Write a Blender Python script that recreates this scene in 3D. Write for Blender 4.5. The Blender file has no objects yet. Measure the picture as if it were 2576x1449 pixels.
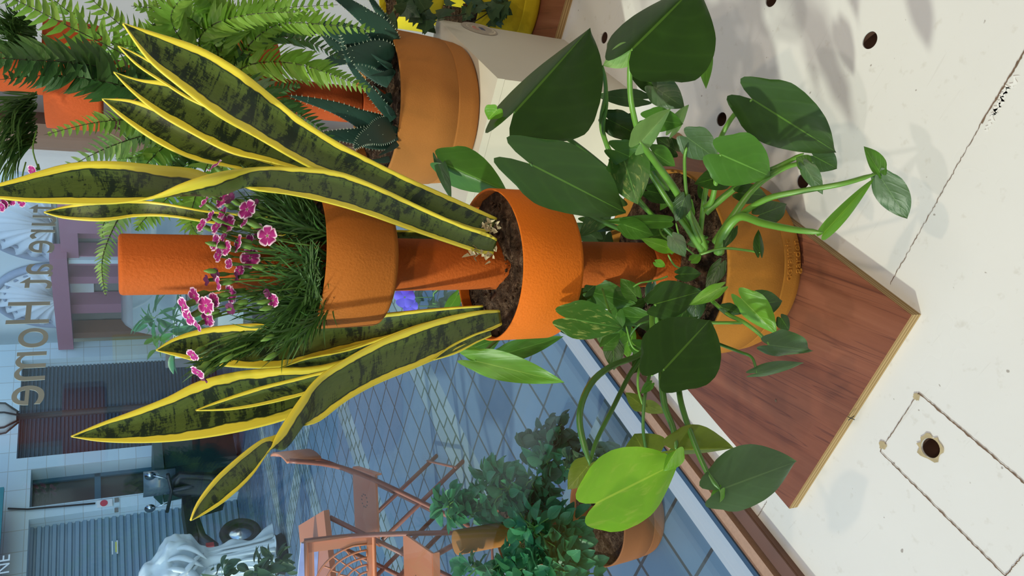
import bpy, bmesh, math, random
from mathutils import Vector, Matrix, Quaternion, noise
random.seed(7)
sc = bpy.context.scene
C = sc.collection
PI = math.pi
# ------------------------------------------------------------------ camera
F = 1935.0; CX = 1288.0; CY = 724.5; CAMZ = 0.99
_n = Vector((4927 - CX, -(668 - CY), -F)).normalized()
_up = -_n; _fw = Vector((0, 0, -1)); _Y = (_fw - _up * _fw.dot(_up)).normalized(); _X = _Y.cross(_up)
RW = Matrix((_X, _Y, _up))                        # world = RW @ cam
CAM = Vector((0, 0, CAMZ))
VD = RW @ Vector((0, 0, -1))
cd = bpy.data.cameras.new('camera'); cam = bpy.data.objects.new('camera', cd); C.objects.link(cam)
cd.sensor_fit = 'HORIZONTAL'; cd.sensor_width = 36.0; cd.lens = 36.0 * F / 2576.0
cd.clip_start = 0.02; cd.clip_end = 200
cam.matrix_world = Matrix.Translation(CAM) @ RW.to_4x4()
sc.camera = cam
# ------------------------------------------------------------------ world, lights, exposure
W = bpy.data.worlds.new('world'); sc.world = W; W.use_nodes = True
wn = W.node_tree; bg = wn.nodes['Background']
sky = wn.nodes.new('ShaderNodeTexSky'); sky.sky_type = 'NISHITA'; sky.sun_disc = False
sky.sun_elevation = math.radians(38); sky.sun_rotation = math.radians(200); sky.air_density = 1.2; sky.dust_density = 0.6
wn.links.new(sky.outputs[0], bg.inputs[0]); bg.inputs[1].default_value = 0.26
sc.view_settings.view_transform = 'Standard'; sc.view_settings.look = 'None'
sc.view_settings.exposure = 0.0; sc.view_settings.gamma = 1.0; sc.view_settings.use_curve_mapping = False
AZ = math.radians(35.2)
DD = Vector((math.sin(AZ), math.cos(AZ), 0)); NN = Vector((-math.cos(AZ), math.sin(AZ), 0))
def IN(s, t, z=0.0): return DD * s + NN * t + Vector((0, 0, z))
def lamp(kind, name, loc, target, power, color, **k):
    l = bpy.data.lights.new(name, kind); l.energy = power; l.color = color
    for a, b in k.items(): setattr(l, a, b)
    o = bpy.data.objects.new(name, l); C.objects.link(o); o.location = loc
    o.rotation_euler = (Vector(target) - Vector(loc)).to_track_quat('-Z', 'Y').to_euler(); return o
WARM = (1.0, 0.80, 0.56); NEUT = (1.0, 0.92, 0.80)
lamp('SUN', 'sun', (-3, -1, 4), (-3 + 0.80, -1 + 0.20, 4 - 0.46), 4.6, (1.0, 0.79, 0.56), angle=math.radians(2.2))
lamp('AREA', 'added_fill_light', IN(0.5, -0.9, 2.25), IN(0.5, -0.5, 0), 14, NEUT, shape='RECTANGLE', size=1.3, size_y=0.9)  # unseen area lamp added as soft fill for the interior
SPOTS = [(-0.35, 0.35), (-0.75, -0.25), (0.15, -0.35)]
for i, (s, t) in enumerate(SPOTS):
    lamp('SPOT', 'track_spot_light', IN(s, t, 2.2), IN(0.75, 0.25, 0.25), 30, WARM if i else NEUT, spot_size=math.radians(75), spot_blend=0.6, shadow_soft_size=0.03)
# ------------------------------------------------------------------ pixel rays to real points
def ray(x, y): return RW @ Vector((x - CX, -(y - CY), -F))
def P(x, y, D):                                     # point on the ray at horizontal distance D
    d = ray(x, y); return CAM + d * (D / d.y)
def Z(x, y, z=0.0):
    d = ray(x, y); return CAM + d * ((z - CAMZ) / d.z)
def dep(p): return (p - CAM).dot(VD)
def plane_hit(x, y, p0, n):
    d = ray(x, y); return CAM + d * ((p0 - CAM).dot(n) / d.dot(n))
# ------------------------------------------------------------------ mesh builder
class MB:
    def __init__(s): s.v = []; s.f = []; s.uv = []; s.sm = []; s.mi = []
    def vert(s, p, uv=(0, 0)): s.v.append(Vector(p)); s.uv.append(uv); return len(s.v) - 1
    def face(s, idx, sm=True, mi=0): s.f.append(tuple(idx)); s.sm.append(sm); s.mi.append(mi)
    def grid(s, rows, uvs=None, sm=True, close=False, mi=0):
        b = len(s.v); R = len(rows); K = len(rows[0])
        for i, r in enumerate(rows):
            for j, p in enumerate(r):
                s.vert(p, uvs[i][j] if uvs else (j / max(1, K - 1), i / max(1, R - 1)))
        for i in range(R - 1):
            for j in range(K if close else K - 1):
                j2 = (j + 1) % K
                s.face((b + i * K + j, b + i * K + j2, b + (i + 1) * K + j2, b + (i + 1) * K + j), sm, mi)
    def box(s, c, h, R=None, mi=0):                  # centre, half sizes, rotation Matrix 3x3
        b = len(s.v); c = Vector(c)
        for x in (-1, 1):
            for y in (-1, 1):
                for z in (-1, 1):
                    p = Vector((x * h[0], y * h[1], z * h[2]))
                    s.vert(c + (R @ p if R else p), ((x + 1) / 2, (y + 1) / 2))
        for q in ((0, 1, 3, 2), (4, 6, 7, 5), (0, 4, 5, 1), (2, 3, 7, 6), (0, 2, 6, 4), (1, 5, 7, 3)):
            s.face([b + k for k in q], False, mi)
    def tube(s, pts, r, n=8, cap=True, mi=0):
        rs = r if isinstance(r, (list, tuple)) else [r] * len(pts)
        pts = [Vector(p) for p in pts]; rows = []; ref = None
        for i, p in enumerate(pts):
            t = (pts[min(i + 1, len(pts) - 1)] - pts[max(i - 1, 0)])
            t = t.normalized() if t.length > 1e-9 else Vector((0, 0, 1))
            if ref is None: ref = t.orthogonal().normalized()
            ref = (ref - t * ref.dot(t)); ref = ref.normalized() if ref.length > 1e-6 else t.orthogonal().normalized()
            q = t.cross(ref)
            rows.append([p + (ref * math.cos(2 * PI * k / n) + q * math.sin(2 * PI * k / n)) * rs[i] for k in range(n)])
        b = len(s.v); s.grid(rows, close=True, mi=mi)
        if cap:
            s.face([b + k for k in range(n)][::-1], False, mi); s.face([b + (len(pts) - 1) * n + k for k in range(n)], False, mi)
    def lathe(s, prof, c=(0, 0, 0), n=64, mi=0, M=None):
        c = Vector(c); rows = []; uvs = []
        L = len(prof)
        for i, (r, z) in enumerate(prof):
            row = []
            for k in range(n):
                p = Vector((r * math.cos(2 * PI * k / n), r * math.sin(2 * PI * k / n), z))
                row.append(c + (M @ p if M else p))
            rows.append(row)
        s.grid(rows, close=True, mi=mi)
    def build(s, name, mats, parent=None, org=None, solid=0, sub=0):
        me = bpy.data.meshes.new(name)
        o0 = org if org is not None else (parent_org(parent) if parent else Vector((0, 0, 0)))
        me.from_pydata([tuple(p - o0) for p in s.v], [], s.f)
        if not isinstance(mats, (list, tuple)): mats = [mats]
        for m in mats: me.materials.append(m)
        me.polygons.foreach_set('use_smooth', s.sm); me.polygons.foreach_set('material_index', s.mi)
        ul = me.uv_layers.new(name='UVMap')
        li = [0] * len(me.loops); me.loops.foreach_get('vertex_index', li)
        flat = []
        for k in li: flat += list(s.uv[k])
        ul.data.foreach_set('uv', flat)
        me.update()
        o = bpy.data.objects.new(name, me); C.objects.link(o)
        if parent: o.parent = parent
        elif org is not None: o.location = org
        if solid: m = o.modifiers.new('solid', 'SOLIDIFY'); m.thickness = solid; m.offset = 0
        if sub: m = o.modifiers.new('sub', 'SUBSURF'); m.levels = sub; m.render_levels = sub
        return o
def parent_org(p):
    v = Vector((0, 0, 0))
    while p: v = v + Vector(p.location); p = p.parent
    return v
def tag(o, label=None, cat=None, group=None, kind=None):
    if label: o['label'] = label
    if cat: o['category'] = cat
    if group: o['group'] = group
    if kind: o['kind'] = kind
    return o
def thing(name, loc, label, cat, group=None):
    o = bpy.data.objects.new(name, None); C.objects.link(o); o.location = loc; o.empty_display_size = 0.02
    return tag(o, label, cat, group)
def Rz(a): return Matrix.Rotation(a, 3, 'Z')
RIN = Matrix((DD, NN, Vector((0, 0, 1)))).transposed()      # columns: along window, outward, up
def catmull(pts, n):
    pts = [tuple(p) for p in pts]; m = len(pts); out = []
    for i in range(n):
        t = i / (n - 1) * (m - 1); k = min(int(t), m - 2); u = t - k
        p0 = pts[max(k - 1, 0)]; p1 = pts[k]; p2 = pts[k + 1]; p3 = pts[min(k + 2, m - 1)]
        out.append(tuple(0.5 * ((2 * b) + (-a + c) * u + (2 * a - 5 * b + 4 * c - d) * u * u + (-a + 3 * b - 3 * c + d) * u ** 3) for a, b, c, d in zip(p0, p1, p2, p3)))
    return out
# ------------------------------------------------------------------ materials
MAT = {}
class NT:
    def __init__(s, name):
        s.m = bpy.data.materials.new(name); s.m.use_nodes = True; s.t = s.m.node_tree; s.b = s.t.nodes['Principled BSDF']; MAT[name] = s.m
        s.out = s.t.nodes['Material Output']
    def n(s, ty, **k):
        o = s.t.nodes.new(ty)
        for a, b in k.items():
            if a in o.inputs.keys() and a not in ('operation', 'blend_type'): o.inputs[a].default_value = b
            else: setattr(o, a, b)
        return o
    def l(s, a, b): s.t.links.new(a, b)
    def math(s, op, a, b=None, c=None):
        o = s.t.nodes.new('ShaderNodeMath'); o.operation = op
        for i, v in enumerate((a, b, c)):
            if v is None: continue
            if isinstance(v, (int, float)): o.inputs[i].default_value = v
            else: s.l(v, o.inputs[i])
        return o.outputs[0]
    def noise(s, vec, scale, detail=3, rough=0.5, dist=0.0):
        o = s.t.nodes.new('ShaderNodeTexNoise'); o.inputs['Scale'].default_value = scale; o.inputs['Detail'].default_value = detail
        o.inputs['Roughness'].default_value = rough; o.inputs['Distortion'].default_value = dist
        if vec is not None: s.l(vec, o.inputs['Vector'])
        return o.outputs['Fac']
    def coord(s, kind='Object', scale=None, rot=None):
        o = s.t.nodes.new('ShaderNodeTexCoord').outputs[kind]
        if scale or rot:
            if rot:
                mp = s.t.nodes.new('ShaderNodeMapping'); s.l(o, mp.inputs[0]); mp.inputs['Rotation'].default_value = rot; o = mp.outputs[0]
            if scale:
                mp = s.t.nodes.new('ShaderNodeMapping'); s.l(o, mp.inputs[0]); mp.inputs['Scale'].default_value = scale; o = mp.outputs[0]
        return o
    def ramp(s, f, stops, interp='LINEAR'):
        o = s.t.nodes.new('ShaderNodeValToRGB'); cr = o.color_ramp; cr.interpolation = interp
        while len(cr.elements) < len(stops): cr.elements.new(0.5)
        for e, (p, c) in zip(cr.elements, stops): e.position = p; e.color = (*c, 1) if len(c) == 3 else c
        s.l(f, o.inputs[0]); return o.outputs[0]
    def mix(s, f, a, b):
        o = s.t.nodes.new('ShaderNodeMix'); o.data_type = 'RGBA'
        for i, v in ((0, f), (6, a), (7, b)):
            if isinstance(v, (int, float)): o.inputs[i].default_value = v
            elif isinstance(v, tuple): o.inputs[i].default_value = (*v, 1)
            else: s.l(v, o.inputs[i])
        return o.outputs[2]
    def bump(s, h, strength=0.3, dist=0.002):
        o = s.t.nodes.new('ShaderNodeBump'); o.inputs['Strength'].default_value = strength; o.inputs['Distance'].default_value = dist
        s.l(h, o.inputs['Height']); s.l(o.outputs[0], s.b.inputs['Normal']); return o
    def col(s, c):
        if isinstance(c, tuple): s.b.inputs['Base Color'].default_value = (*c, 1)
        else: s.l(c, s.b.inputs['Base Color'])
    def set(s, rough=None, spec=None, metal=None, coat=None):
        if rough is not None: s.b.inputs['Roughness'].default_value = rough
        if spec is not None: s.b.inputs['Specular IOR Level'].default_value = spec
        if metal is not None: s.b.inputs['Metallic'].default_value = metal
        return s
    def translucent(s, colr, fac):
        tr = s.t.nodes.new('ShaderNodeBsdfTranslucent')
        if isinstance(colr, tuple): tr.inputs[0].default_value = (*colr, 1)
        else: s.l(colr, tr.inputs[0])
        mx = s.t.nodes.new('ShaderNodeMixShader'); mx.inputs[0].default_value = fac
        s.l(s.b.outputs[0], mx.inputs[1]); s.l(tr.outputs[0], mx.inputs[2]); s.l(mx.outputs[0], s.out.inputs[0])
def plain(name, c, rough=0.5, spec=0.5, var=0.12, scale=20, metal=0, bump=0.0, bscale=200):
    t = NT(name); v = t.coord(); f = t.noise(v, scale, 4)
    t.col(t.mix(f, tuple(x * (1 - var) for x in c), tuple(min(1, x * (1 + var)) for x in c))); t.set(rough, spec, metal)
    if bump: t.bump(t.noise(v, bscale, 2), bump, 0.001)
    return t.m
def clay(name, c, bs=0.5, scale=330):
    t = NT(name); v = t.coord(); f = t.noise(v, 9, 5); g = t.noise(v, scale, 2)
    a = t.mix(f, tuple(x * 0.86 for x in c), tuple(min(1, x * 1.1) for x in c))
    t.col(t.mix(t.math('MULTIPLY', g, 0.35), a, tuple(x * 0.6 for x in c))); t.set(0.75, 0.25)
    t.bump(g, bs, 0.0012); return t.m
clay('orange_felt_clay', (0.48, 0.098, 0.010), 0.7, 260)
clay('orange_bright_clay', (0.68, 0.15, 0.006), 0.6, 300)
clay('orange_pot_clay', (0.42, 0.125, 0.014), 0.5, 330)
clay('ochre_pot_clay', (0.45, 0.175, 0.022), 0.25, 420)
clay('terracotta_clay', (0.46, 0.17, 0.035), 0.2, 420)
clay('yellow_clay', (0.72, 0.56, 0.02), 0.1, 300)
clay('outdoor_terracotta', (0.30, 0.10, 0.03), 0.2, 400)
clay('red_orange_clay', (0.52, 0.085, 0.015), 0.4, 300)
def soil_mat():
    t = NT('soil'); v = t.coord(); f = t.noise(v, 60, 8, 0.7); g = t.noise(v, 260, 4)
    t.col(t.ramp(f, [(0.3, (0.015, 0.008, 0.004)), (0.52, (0.075, 0.042, 0.024)), (0.72, (0.24, 0.15, 0.09))]))
    t.set(0.95, 0.1); t.bump(t.math('ADD', f, g), 1.0, 0.006)
soil_mat()
def snake_mat():
    t = NT('snake_leaf'); uv = t.coord('UV')
    sp = t.n('ShaderNodeSeparateXYZ'); t.l(uv, sp.inputs[0]); U = sp.outputs[0]; V = sp.outputs[1]
    edge = t.math('ABSOLUTE', t.math('SUBTRACT', U, 0.5))                       # .5 at margins
    wob = t.math('MULTIPLY', t.math('SUBTRACT', t.noise(t.coord('UV', (2, 9, 1)), 3, 2), 0.5), 0.10)
    mg = t.math('ADD', edge, wob)
    band = t.noise(t.coord('UV', (0.55, 24, 1)), 1.7, 6, 0.74, 0.35)
    fine = t.noise(t.coord('UV', (14, 26, 1)), 2.0, 4, 0.7)
    lg = t.mix(fine, (0.05, 0.09, 0.016), (0.13, 0.175, 0.035))
    grn = t.mix(t.ramp(t.math('ADD', band, t.math('MULTIPLY', t.math('SUBTRACT', fine, 0.5), 0.35)), [(0.50, (0, 0, 0)), (0.57, (1, 1, 1))]), lg, (0.014, 0.026, 0.012))
    stripe = t.noise(t.coord('UV', (60, 1.2, 1)), 2.0, 2)
    yel = t.mix(stripe, (0.78, 0.62, 0.02), (0.90, 0.78, 0.10))
    dk = t.mix(t.ramp(mg, [(0.315, (0, 0, 0)), (0.33, (1, 1, 1))]), grn, (0.02, 0.035, 0.015))
    t.col(t.mix(t.ramp(mg, [(0.345, (0, 0, 0)), (0.36, (1, 1, 1))]), dk, yel))
    t.set(0.32, 0.5); t.bump(t.noise(t.coord('UV', (70, 3, 1)), 2, 2), 0.15, 0.001)
    t.translucent(t.mix(t.ramp(mg, [(0.345, (0, 0, 0)), (0.36, (1, 1, 1))]), (0.06, 0.12, 0.01), (0.85, 0.75, 0.05)), 0.13)
snake_mat()
def broad(name, top, back, vein, tr=0.22, patches=None, rough=0.40, trc=None):
    t = NT(name); uv = t.coord('UV'); sp = t.n('ShaderNodeSeparateXYZ'); t.l(uv, sp.inputs[0])
    a = t.math('ABSOLUTE', t.math('SUBTRACT', sp.outputs[0], 0.5))
    mid = t.math('LESS_THAN', a, 0.013)
    ph = t.math('ADD', t.math('MULTIPLY', sp.outputs[1], 16), t.math('MULTIPLY', a, -13))
    sv = t.math('MULTIPLY', t.math('POWER', t.math('ABSOLUTE', t.math('SINE', ph)), 14), 0.055)
    nz = t.noise(uv, 4, 4)
    c = t.mix(nz, tuple(x * 0.72 for x in top), tuple(x * 1.3 for x in top))
    if patches:
        pm = t.ramp(t.noise(t.coord('UV', (3, 1.3, 1)), 3.5, 5, 0.6, 0.5), [(0.56, (0, 0, 0)), (0.68, (1, 1, 1))])
        c = t.mix(t.math('MULTIPLY', pm, 0.6), c, patches)
    c = t.mix(sv, c, vein); c = t.mix(t.math('MULTIPLY', mid, 0.8), c, vein)
    gm = t.n('ShaderNodeNewGeometry'); c = t.mix(gm.outputs['Backfacing'], c, back)
    t.col(c); t.set(rough, 0.35); t.bump(t.math('ADD', t.math('MULTIPLY', sv, 4), nz), 0.25, 0.002)
    t.translucent(trc or tuple(min(1, x * 2.2) for x in back), tr)
broad('pothos_dark', (0.018, 0.050, 0.005), (0.09, 0.20, 0.03), (0.08, 0.18, 0.02), 0.06)
broad('pothos_mid', (0.045, 0.135, 0.010), (0.13, 0.30, 0.06), (0.14, 0.32, 0.05), 0.16)
broad('pothos_bright', (0.10, 0.26, 0.012), (0.18, 0.40, 0.07), (0.26, 0.46, 0.06), 0.22)
broad('pothos_lime', (0.18, 0.50, 0.004), (0.30, 0.62, 0.04), (0.60, 0.80, 0.08), 0.42, patches=(0.50, 0.62, 0.10))
broad('pothos_pale', (0.20, 0.38, 0.11), (0.24, 0.44, 0.13), (0.32, 0.52, 0.18), 0.2)
broad('pothos_olive', (0.10, 0.13, 0.015), (0.18, 0.24, 0.03), (0.22, 0.26, 0.04), 0.3)
broad('pothos_grey', (0.045, 0.095, 0.03), (0.12, 0.20, 0.08), (0.10, 0.18, 0.06), 0.1)
broad('pothos_variegated', (0.03, 0.10, 0.010), (0.14, 0.32, 0.07), (0.13, 0.30, 0.06), 0.14, patches=(0.48, 0.50, 0.14))
broad('aloe_skin', (0.022, 0.062, 0.042), (0.022, 0.062, 0.042), (0.025, 0.065, 0.045), 0.0, rough=0.5)
broad('fern_green', (0.13, 0.27, 0.03), (0.20, 0.34, 0.05), (0.16, 0.28, 0.06), 0.30)
broad('fern_dark', (0.03, 0.085, 0.018), (0.06, 0.13, 0.03), (0.06, 0.14, 0.03), 0.15)
broad('fern_pale', (0.22, 0.36, 0.10), (0.26, 0.42, 0.12), (0.30, 0.45, 0.14), 0.35)
broad('basil_green', (0.035, 0.17, 0.06), (0.08, 0.26, 0.10), (0.12, 0.30, 0.12), 0.15)
broad('ivy_green', (0.035, 0.075, 0.03), (0.07, 0.12, 0.05), (0.10, 0.16, 0.07), 0.12)
plain('stem_green', (0.11, 0.26, 0.03), 0.4, var=0.25, scale=30)
plain('stem_dark', (0.05, 0.14, 0.02), 0.4, var=0.25, scale=30)
plain('rachis_brown', (0.05, 0.05, 0.02), 0.5)
plain('husk_tan', (0.42, 0.34, 0.20), 0.9, var=0.35, scale=90)
plain('grass_green', (0.05, 0.135, 0.025), 0.45, var=0.45, scale=25)
plain('bud_green', (0.13, 0.26, 0.04), 0.5, var=0.25, scale=60)
plain('aloe_teeth', (0.55, 0.62, 0.45), 0.5)
def petal_mat():
    t = NT('pink_petal'); sp = t.n('ShaderNodeSeparateXYZ'); t.l(t.coord('UV'), sp.inputs[0])
    e = t.math('MAXIMUM', t.math('MULTIPLY', t.math('ABSOLUTE', t.math('SUBTRACT', sp.outputs[0], 0.5)), 2), sp.outputs[1])
    t.col(t.ramp(e, [(0.0, (0.75, 0.45, 0.62)), (0.25, (0.42, 0.03, 0.22)), (0.74, (0.38, 0.02, 0.20)), (0.84, (0.85, 0.55, 0.75)), (1.0, (0.95, 0.82, 0.9))]))
    t.set(0.6, 0.2); t.translucent((0.6, 0.1, 0.35), 0.2)
petal_mat()
plain('petal_plum', (0.12, 0.012, 0.08), 0.7); plain('petal_violet', (0.14, 0.08, 0.75), 0.6)
def white_platform():
    t = NT('white_painted_board'); v = t.coord(); a = t.noise(v, 3, 5); b = t.noise(v, 40, 3, 0.6); d = t.noise(v, 24, 2)
    c = t.mix(a, (0.66, 0.645, 0.62), (0.76, 0.75, 0.735))
    c = t.mix(t.ramp(b, [(0.62, (0, 0, 0)), (0.72, (0.35, 0.35, 0.35))]), c, (0.50, 0.46, 0.40))
    spk = t.ramp(t.noise(v, 75, 1), [(0.765, (0, 0, 0)), (0.785, (1, 1, 1))])
    c = t.mix(t.math('MULTIPLY', spk, 0.6), c, (0.16, 0.11, 0.08))
    mp = t.coord('Object', (1, 14, 1), (0, 0, 0.7)); sc_ = t.ramp(t.noise(mp, 6, 2), [(0.70, (0, 0, 0)), (0.715, (0.5, 0.5, 0.5)), (0.73, (0, 0, 0))])
    c = t.mix(t.math('MULTIPLY', sc_, 0.35), c, (0.42, 0.38, 0.34))
    t.col(c); t.set(0.30, 0.35); t.bump(t.math('ADD', a, t.math('MULTIPLY', b, 0.3)), 0.08, 0.002)
    rr = t.ramp(t.noise(v, 5, 3), [(0.3, (0.22, 0.22, 0.22)), (0.7, (0.42, 0.42, 0.42))]); t.l(rr, t.b.inputs['Roughness'])
white_platform()
plain('plinth_white', (0.68, 0.62, 0.50), 0.5, 0.35, var=0.05, scale=6)
plain('grime_brown', (0.16, 0.10, 0.065), 0.9, var=0.4, scale=120)
plain('black_hole_wood', (0.06, 0.025, 0.014), 0.9)
def wood_top():
    t = NT('reddish_plywood_face'); v = t.coord('Object', (26, 1.6, 1), (0, 0, math.radians(17)))
    f = t.noise(v, 1.0, 6, 0.62, 0.6); g = t.noise(t.coord('Object', (160, 6, 1), (0, 0, math.radians(17))), 2, 3)
    c = t.ramp(f, [(0.33, (0.10, 0.032, 0.018)), (0.42, (0.21, 0.072, 0.038)), (0.62, (0.27, 0.10, 0.055)), (0.8, (0.34, 0.14, 0.08))])
    ln = t.ramp(t.noise(t.coord('Object', (30, 0.8, 1), (0, 0, math.radians(17))), 1.6, 3, 0.5, 1.0), [(0.46, (0, 0, 0)), (0.475, (1, 1, 1)), (0.49, (0, 0, 0))])
    c = t.mix(t.math('MULTIPLY', ln, 0.65), c, (0.07, 0.025, 0.02))
    t.col(t.mix(t.math('MULTIPLY', g, 0.35), c, (0.15, 0.05, 0.03))); t.set(0.38, 0.4)
wood_top()
def ply_edge():
    t = NT('plywood_edge_layers'); sp = t.n('ShaderNodeSeparateXYZ'); t.l(t.coord(), sp.inputs[0])
    s = t.math('SINE', t.math('MULTIPLY', sp.outputs[2], 2 * PI / 0.0062))
    c = t.ramp(t.math('ADD', t.math('MULTIPLY', s, 0.5), 0.5), [(0.25, (0.20, 0.11, 0.045)), (0.6, (0.52, 0.36, 0.17))])
    t.col(t.mix(t.noise(t.coord('Object', (8, 8, 200)), 2, 3), c, (0.36, 0.24, 0.11))); t.set(0.75, 0.2)
ply_edge()
plain('frame_brown', (0.15, 0.075, 0.05), 0.42, 0.5, var=0.1, scale=8)
plain('frame_tan', (0.40, 0.25, 0.18), 0.5, 0.4, var=0.18, scale=200)
plain('gasket_blue', (0.03, 0.07, 0.14), 0.6); plain('gasket_black', (0.008, 0.007, 0.007), 0.7)
plain('wall_lilac', (0.44, 0.42, 0.45), 0.8, var=0.05, scale=4); plain('ceiling_white', (0.75, 0.74, 0.72), 0.9)
plain('letter_grey', (0.36, 0.42, 0.42), 0.7, 0.2)
plain('sticker_grey', (0.50, 0.42, 0.34), 0.35); plain('sticker_red', (0.62, 0.24, 0.20), 0.4); plain('sticker_navy', (0.12, 0.13, 0.2), 0.4); plain('sticker_cream', (0.72, 0.64, 0.5), 0.4)
def glass_mat():
    t = NT('shop_window_glass'); tr = t.n('ShaderNodeBsdfTransparent'); tr.inputs[0].default_value = (0.80, 0.93, 0.995, 1)
    gl = t.n('ShaderNodeBsdfGlossy'); gl.inputs['Roughness'].default_value = 0.015; gl.inputs[0].default_value = (0.9, 0.95, 1, 1)
    lw = t.n('ShaderNodeLayerWeight'); lw.inputs[0].default_value = 0.5
    fac = t.math('ADD', t.math('MULTIPLY', t.math('POWER', lw.outputs[1], 4.0), 0.9), 0.035)
    mx = t.n('ShaderNodeMixShader'); t.l(fac, mx.inputs[0]); t.l(tr.outputs[0], mx.inputs[1]); t.l(gl.outputs[0], mx.inputs[2]); t.l(mx.outputs[0], t.out.inputs[0])
glass_mat()
def paver():
    t = NT('street_pavers'); v = t.coord('Object')
    br = t.n('ShaderNodeTexBrick'); br.offset = 0.0; br.inputs['Scale'].default_value = 1.0
    br.inputs['Brick Width'].default_value = 0.19; br.inputs['Row Height'].default_value = 0.175; br.inputs['Mortar Size'].default_value = 0.006
    t.l(v, br.inputs['Vector']); br.inputs['Mortar'].default_value = (0.045, 0.04, 0.035, 1)
    br.inputs['Color1'].default_value = (0.09, 0.155, 0.235, 1); br.inputs['Color2'].default_value = (0.125, 0.195, 0.28, 1)
    b2 = t.n('ShaderNodeTexBrick'); b2.inputs['Brick Width'].default_value = 0.13; b2.inputs['Row Height'].default_value = 0.085; b2.inputs['Mortar Size'].default_value = 0.007; b2.inputs['Scale'].default_value = 1
    t.l(v, b2.inputs['Vector']); b2.inputs['Mortar'].default_value = (0.05, 0.075, 0.04, 1); b2.inputs['Color1'].default_value = (0.17, 0.235, 0.26, 1); b2.inputs['Color2'].default_value = (0.26, 0.33, 0.35, 1)
    sp = t.n('ShaderNodeSeparateXYZ'); t.l(v, sp.inputs[0])
    m1 = t.math('LESS_THAN', t.math('ABSOLUTE', t.math('SUBTRACT', t.math('MODULO', t.math('ADD', sp.outputs[0], 24.02), 3.4), 1.7)), 0.12)
    m2 = t.math('LESS_THAN', t.math('ABSOLUTE', t.math('SUBTRACT', t.math('MODULO', t.math('ADD', sp.outputs[1], 1.765), 1.27), 0.635)), 0.12)
    c = t.mix(t.math('MAXIMUM', m1, m2), br.outputs[0], b2.outputs[0])
    wet = t.noise(v, 1.2, 5); c = t.mix(wet, t.mix(0.35, c, (0.06, 0.09, 0.12)), c)
    t.col(c); t.set(0.35, 0.5)
    t.l(t.ramp(t.noise(v, 6, 4), [(0.3, (0.25, 0.25, 0.25)), (0.7, (0.6, 0.6, 0.6))]), t.b.inputs['Roughness'])
paver()
def shutter(name, c, pitch, dark):
    t = NT(name); sp = t.n('ShaderNodeSeparateXYZ'); t.l(t.coord(), sp.inputs[0])
    t.col(t.mix(t.noise(t.coord(), 1.5, 4), tuple(x * .8 for x in c), c)); t.set(0.45, 0.5); return t.m
shutter('shutter_slat_dark', (0.075, 0.12, 0.16), 0, 0); shutter('shutter_slat_grey', (0.30, 0.42, 0.52), 0, 0)
def tiles():
    t = NT('white_wall_tiles'); br = t.n('ShaderNodeTexBrick'); br.offset = 0; br.inputs['Scale'].default_value = 1; br.inputs['Brick Width'].default_value = 0.2; br.inputs['Row Height'].default_value = 0.2; br.inputs['Mortar Size'].default_value = 0.004
    t.l(t.coord('Object', None, (PI / 2, 0, 0)), br.inputs[0]); br.inputs['Color1'].default_value = (0.62, 0.76, 0.83, 1); br.inputs['Color2'].default_value = (0.57, 0.71, 0.79, 1); br.inputs['Mortar'].default_value = (0.46, 0.51, 0.54, 1)
    t.col(br.outputs[0]); t.set(0.4, 0.4)
tiles()
plain('pink_painted_wood', (0.38, 0.16, 0.22), 0.6, var=0.08, scale=3); plain('pale_curtain', (0.68, 0.72, 0.78), 0.9, var=0.1, scale=5)
plain('arch_frame_grey', (0.30, 0.34, 0.44), 0.6); plain('white_stucco', (0.66, 0.72, 0.74), 0.8, var=0.05, scale=3)
plain('dark_glass', (0.05, 0.055, 0.045), 0.15, 0.6, var=0.4, scale=2); plain('grey_glass', (0.20, 0.20, 0.19), 0.2, 0.6, var=0.25, scale=3)
plain('blue_grey_paint', (0.05, 0.13, 0.18), 0.5); plain('paper_white', (0.75, 0.77, 0.78), 0.8, var=0.03); plain('poster_blue', (0.20, 0.24, 0.45), 0.7, var=0.5, scale=14)
plain('brown_ledge', (0.20, 0.09, 0.05), 0.6); plain('car_paint', (0.12, 0.125, 0.14), 0.3, 0.6, var=0.06, scale=2, metal=0.3); plain('car_glass', (0.10, 0.14, 0.16), 0.08, 0.7, var=0.3, scale=2)
plain('rubber_black', (0.015, 0.015, 0.017), 0.7); plain('chrome', (0.6, 0.65, 0.68), 0.2, metal=1.0); plain('bin_green', (0.012, 0.045, 0.04), 0.5, var=0.2, scale=4)
plain('scooter_black', (0.02, 0.022, 0.025), 0.35); plain('red_paint', (0.42, 0.03, 0.03), 0.5); plain('teal_paint', (0.02, 0.20, 0.24), 0.6); plain('lamp_iron', (0.02, 0.03, 0.032), 0.5); plain('lamp_pane', (0.62, 0.68, 0.70), 0.3)
def statue_mat():
    t = NT('statue_stone'); v = t.coord(); f = t.noise(v, 5, 5); t.col(t.mix(f, (0.55, 0.60, 0.58), (0.78, 0.80, 0.78))); t.set(0.8, 0.2); t.bump(f, 0.4, 0.02)
statue_mat()
plain('chair_orange', (0.62, 0.20, 0.09), 0.45, 0.4, var=0.06, scale=5); plain('chair_frame_rust', (0.30, 0.085, 0.05), 0.45, var=0.1, scale=8)
plain('note_yellow', (0.70, 0.66, 0.15), 0.7); plain('no_parking_red', (0.6, 0.05, 0.08), 0.5)
M = MAT
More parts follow.
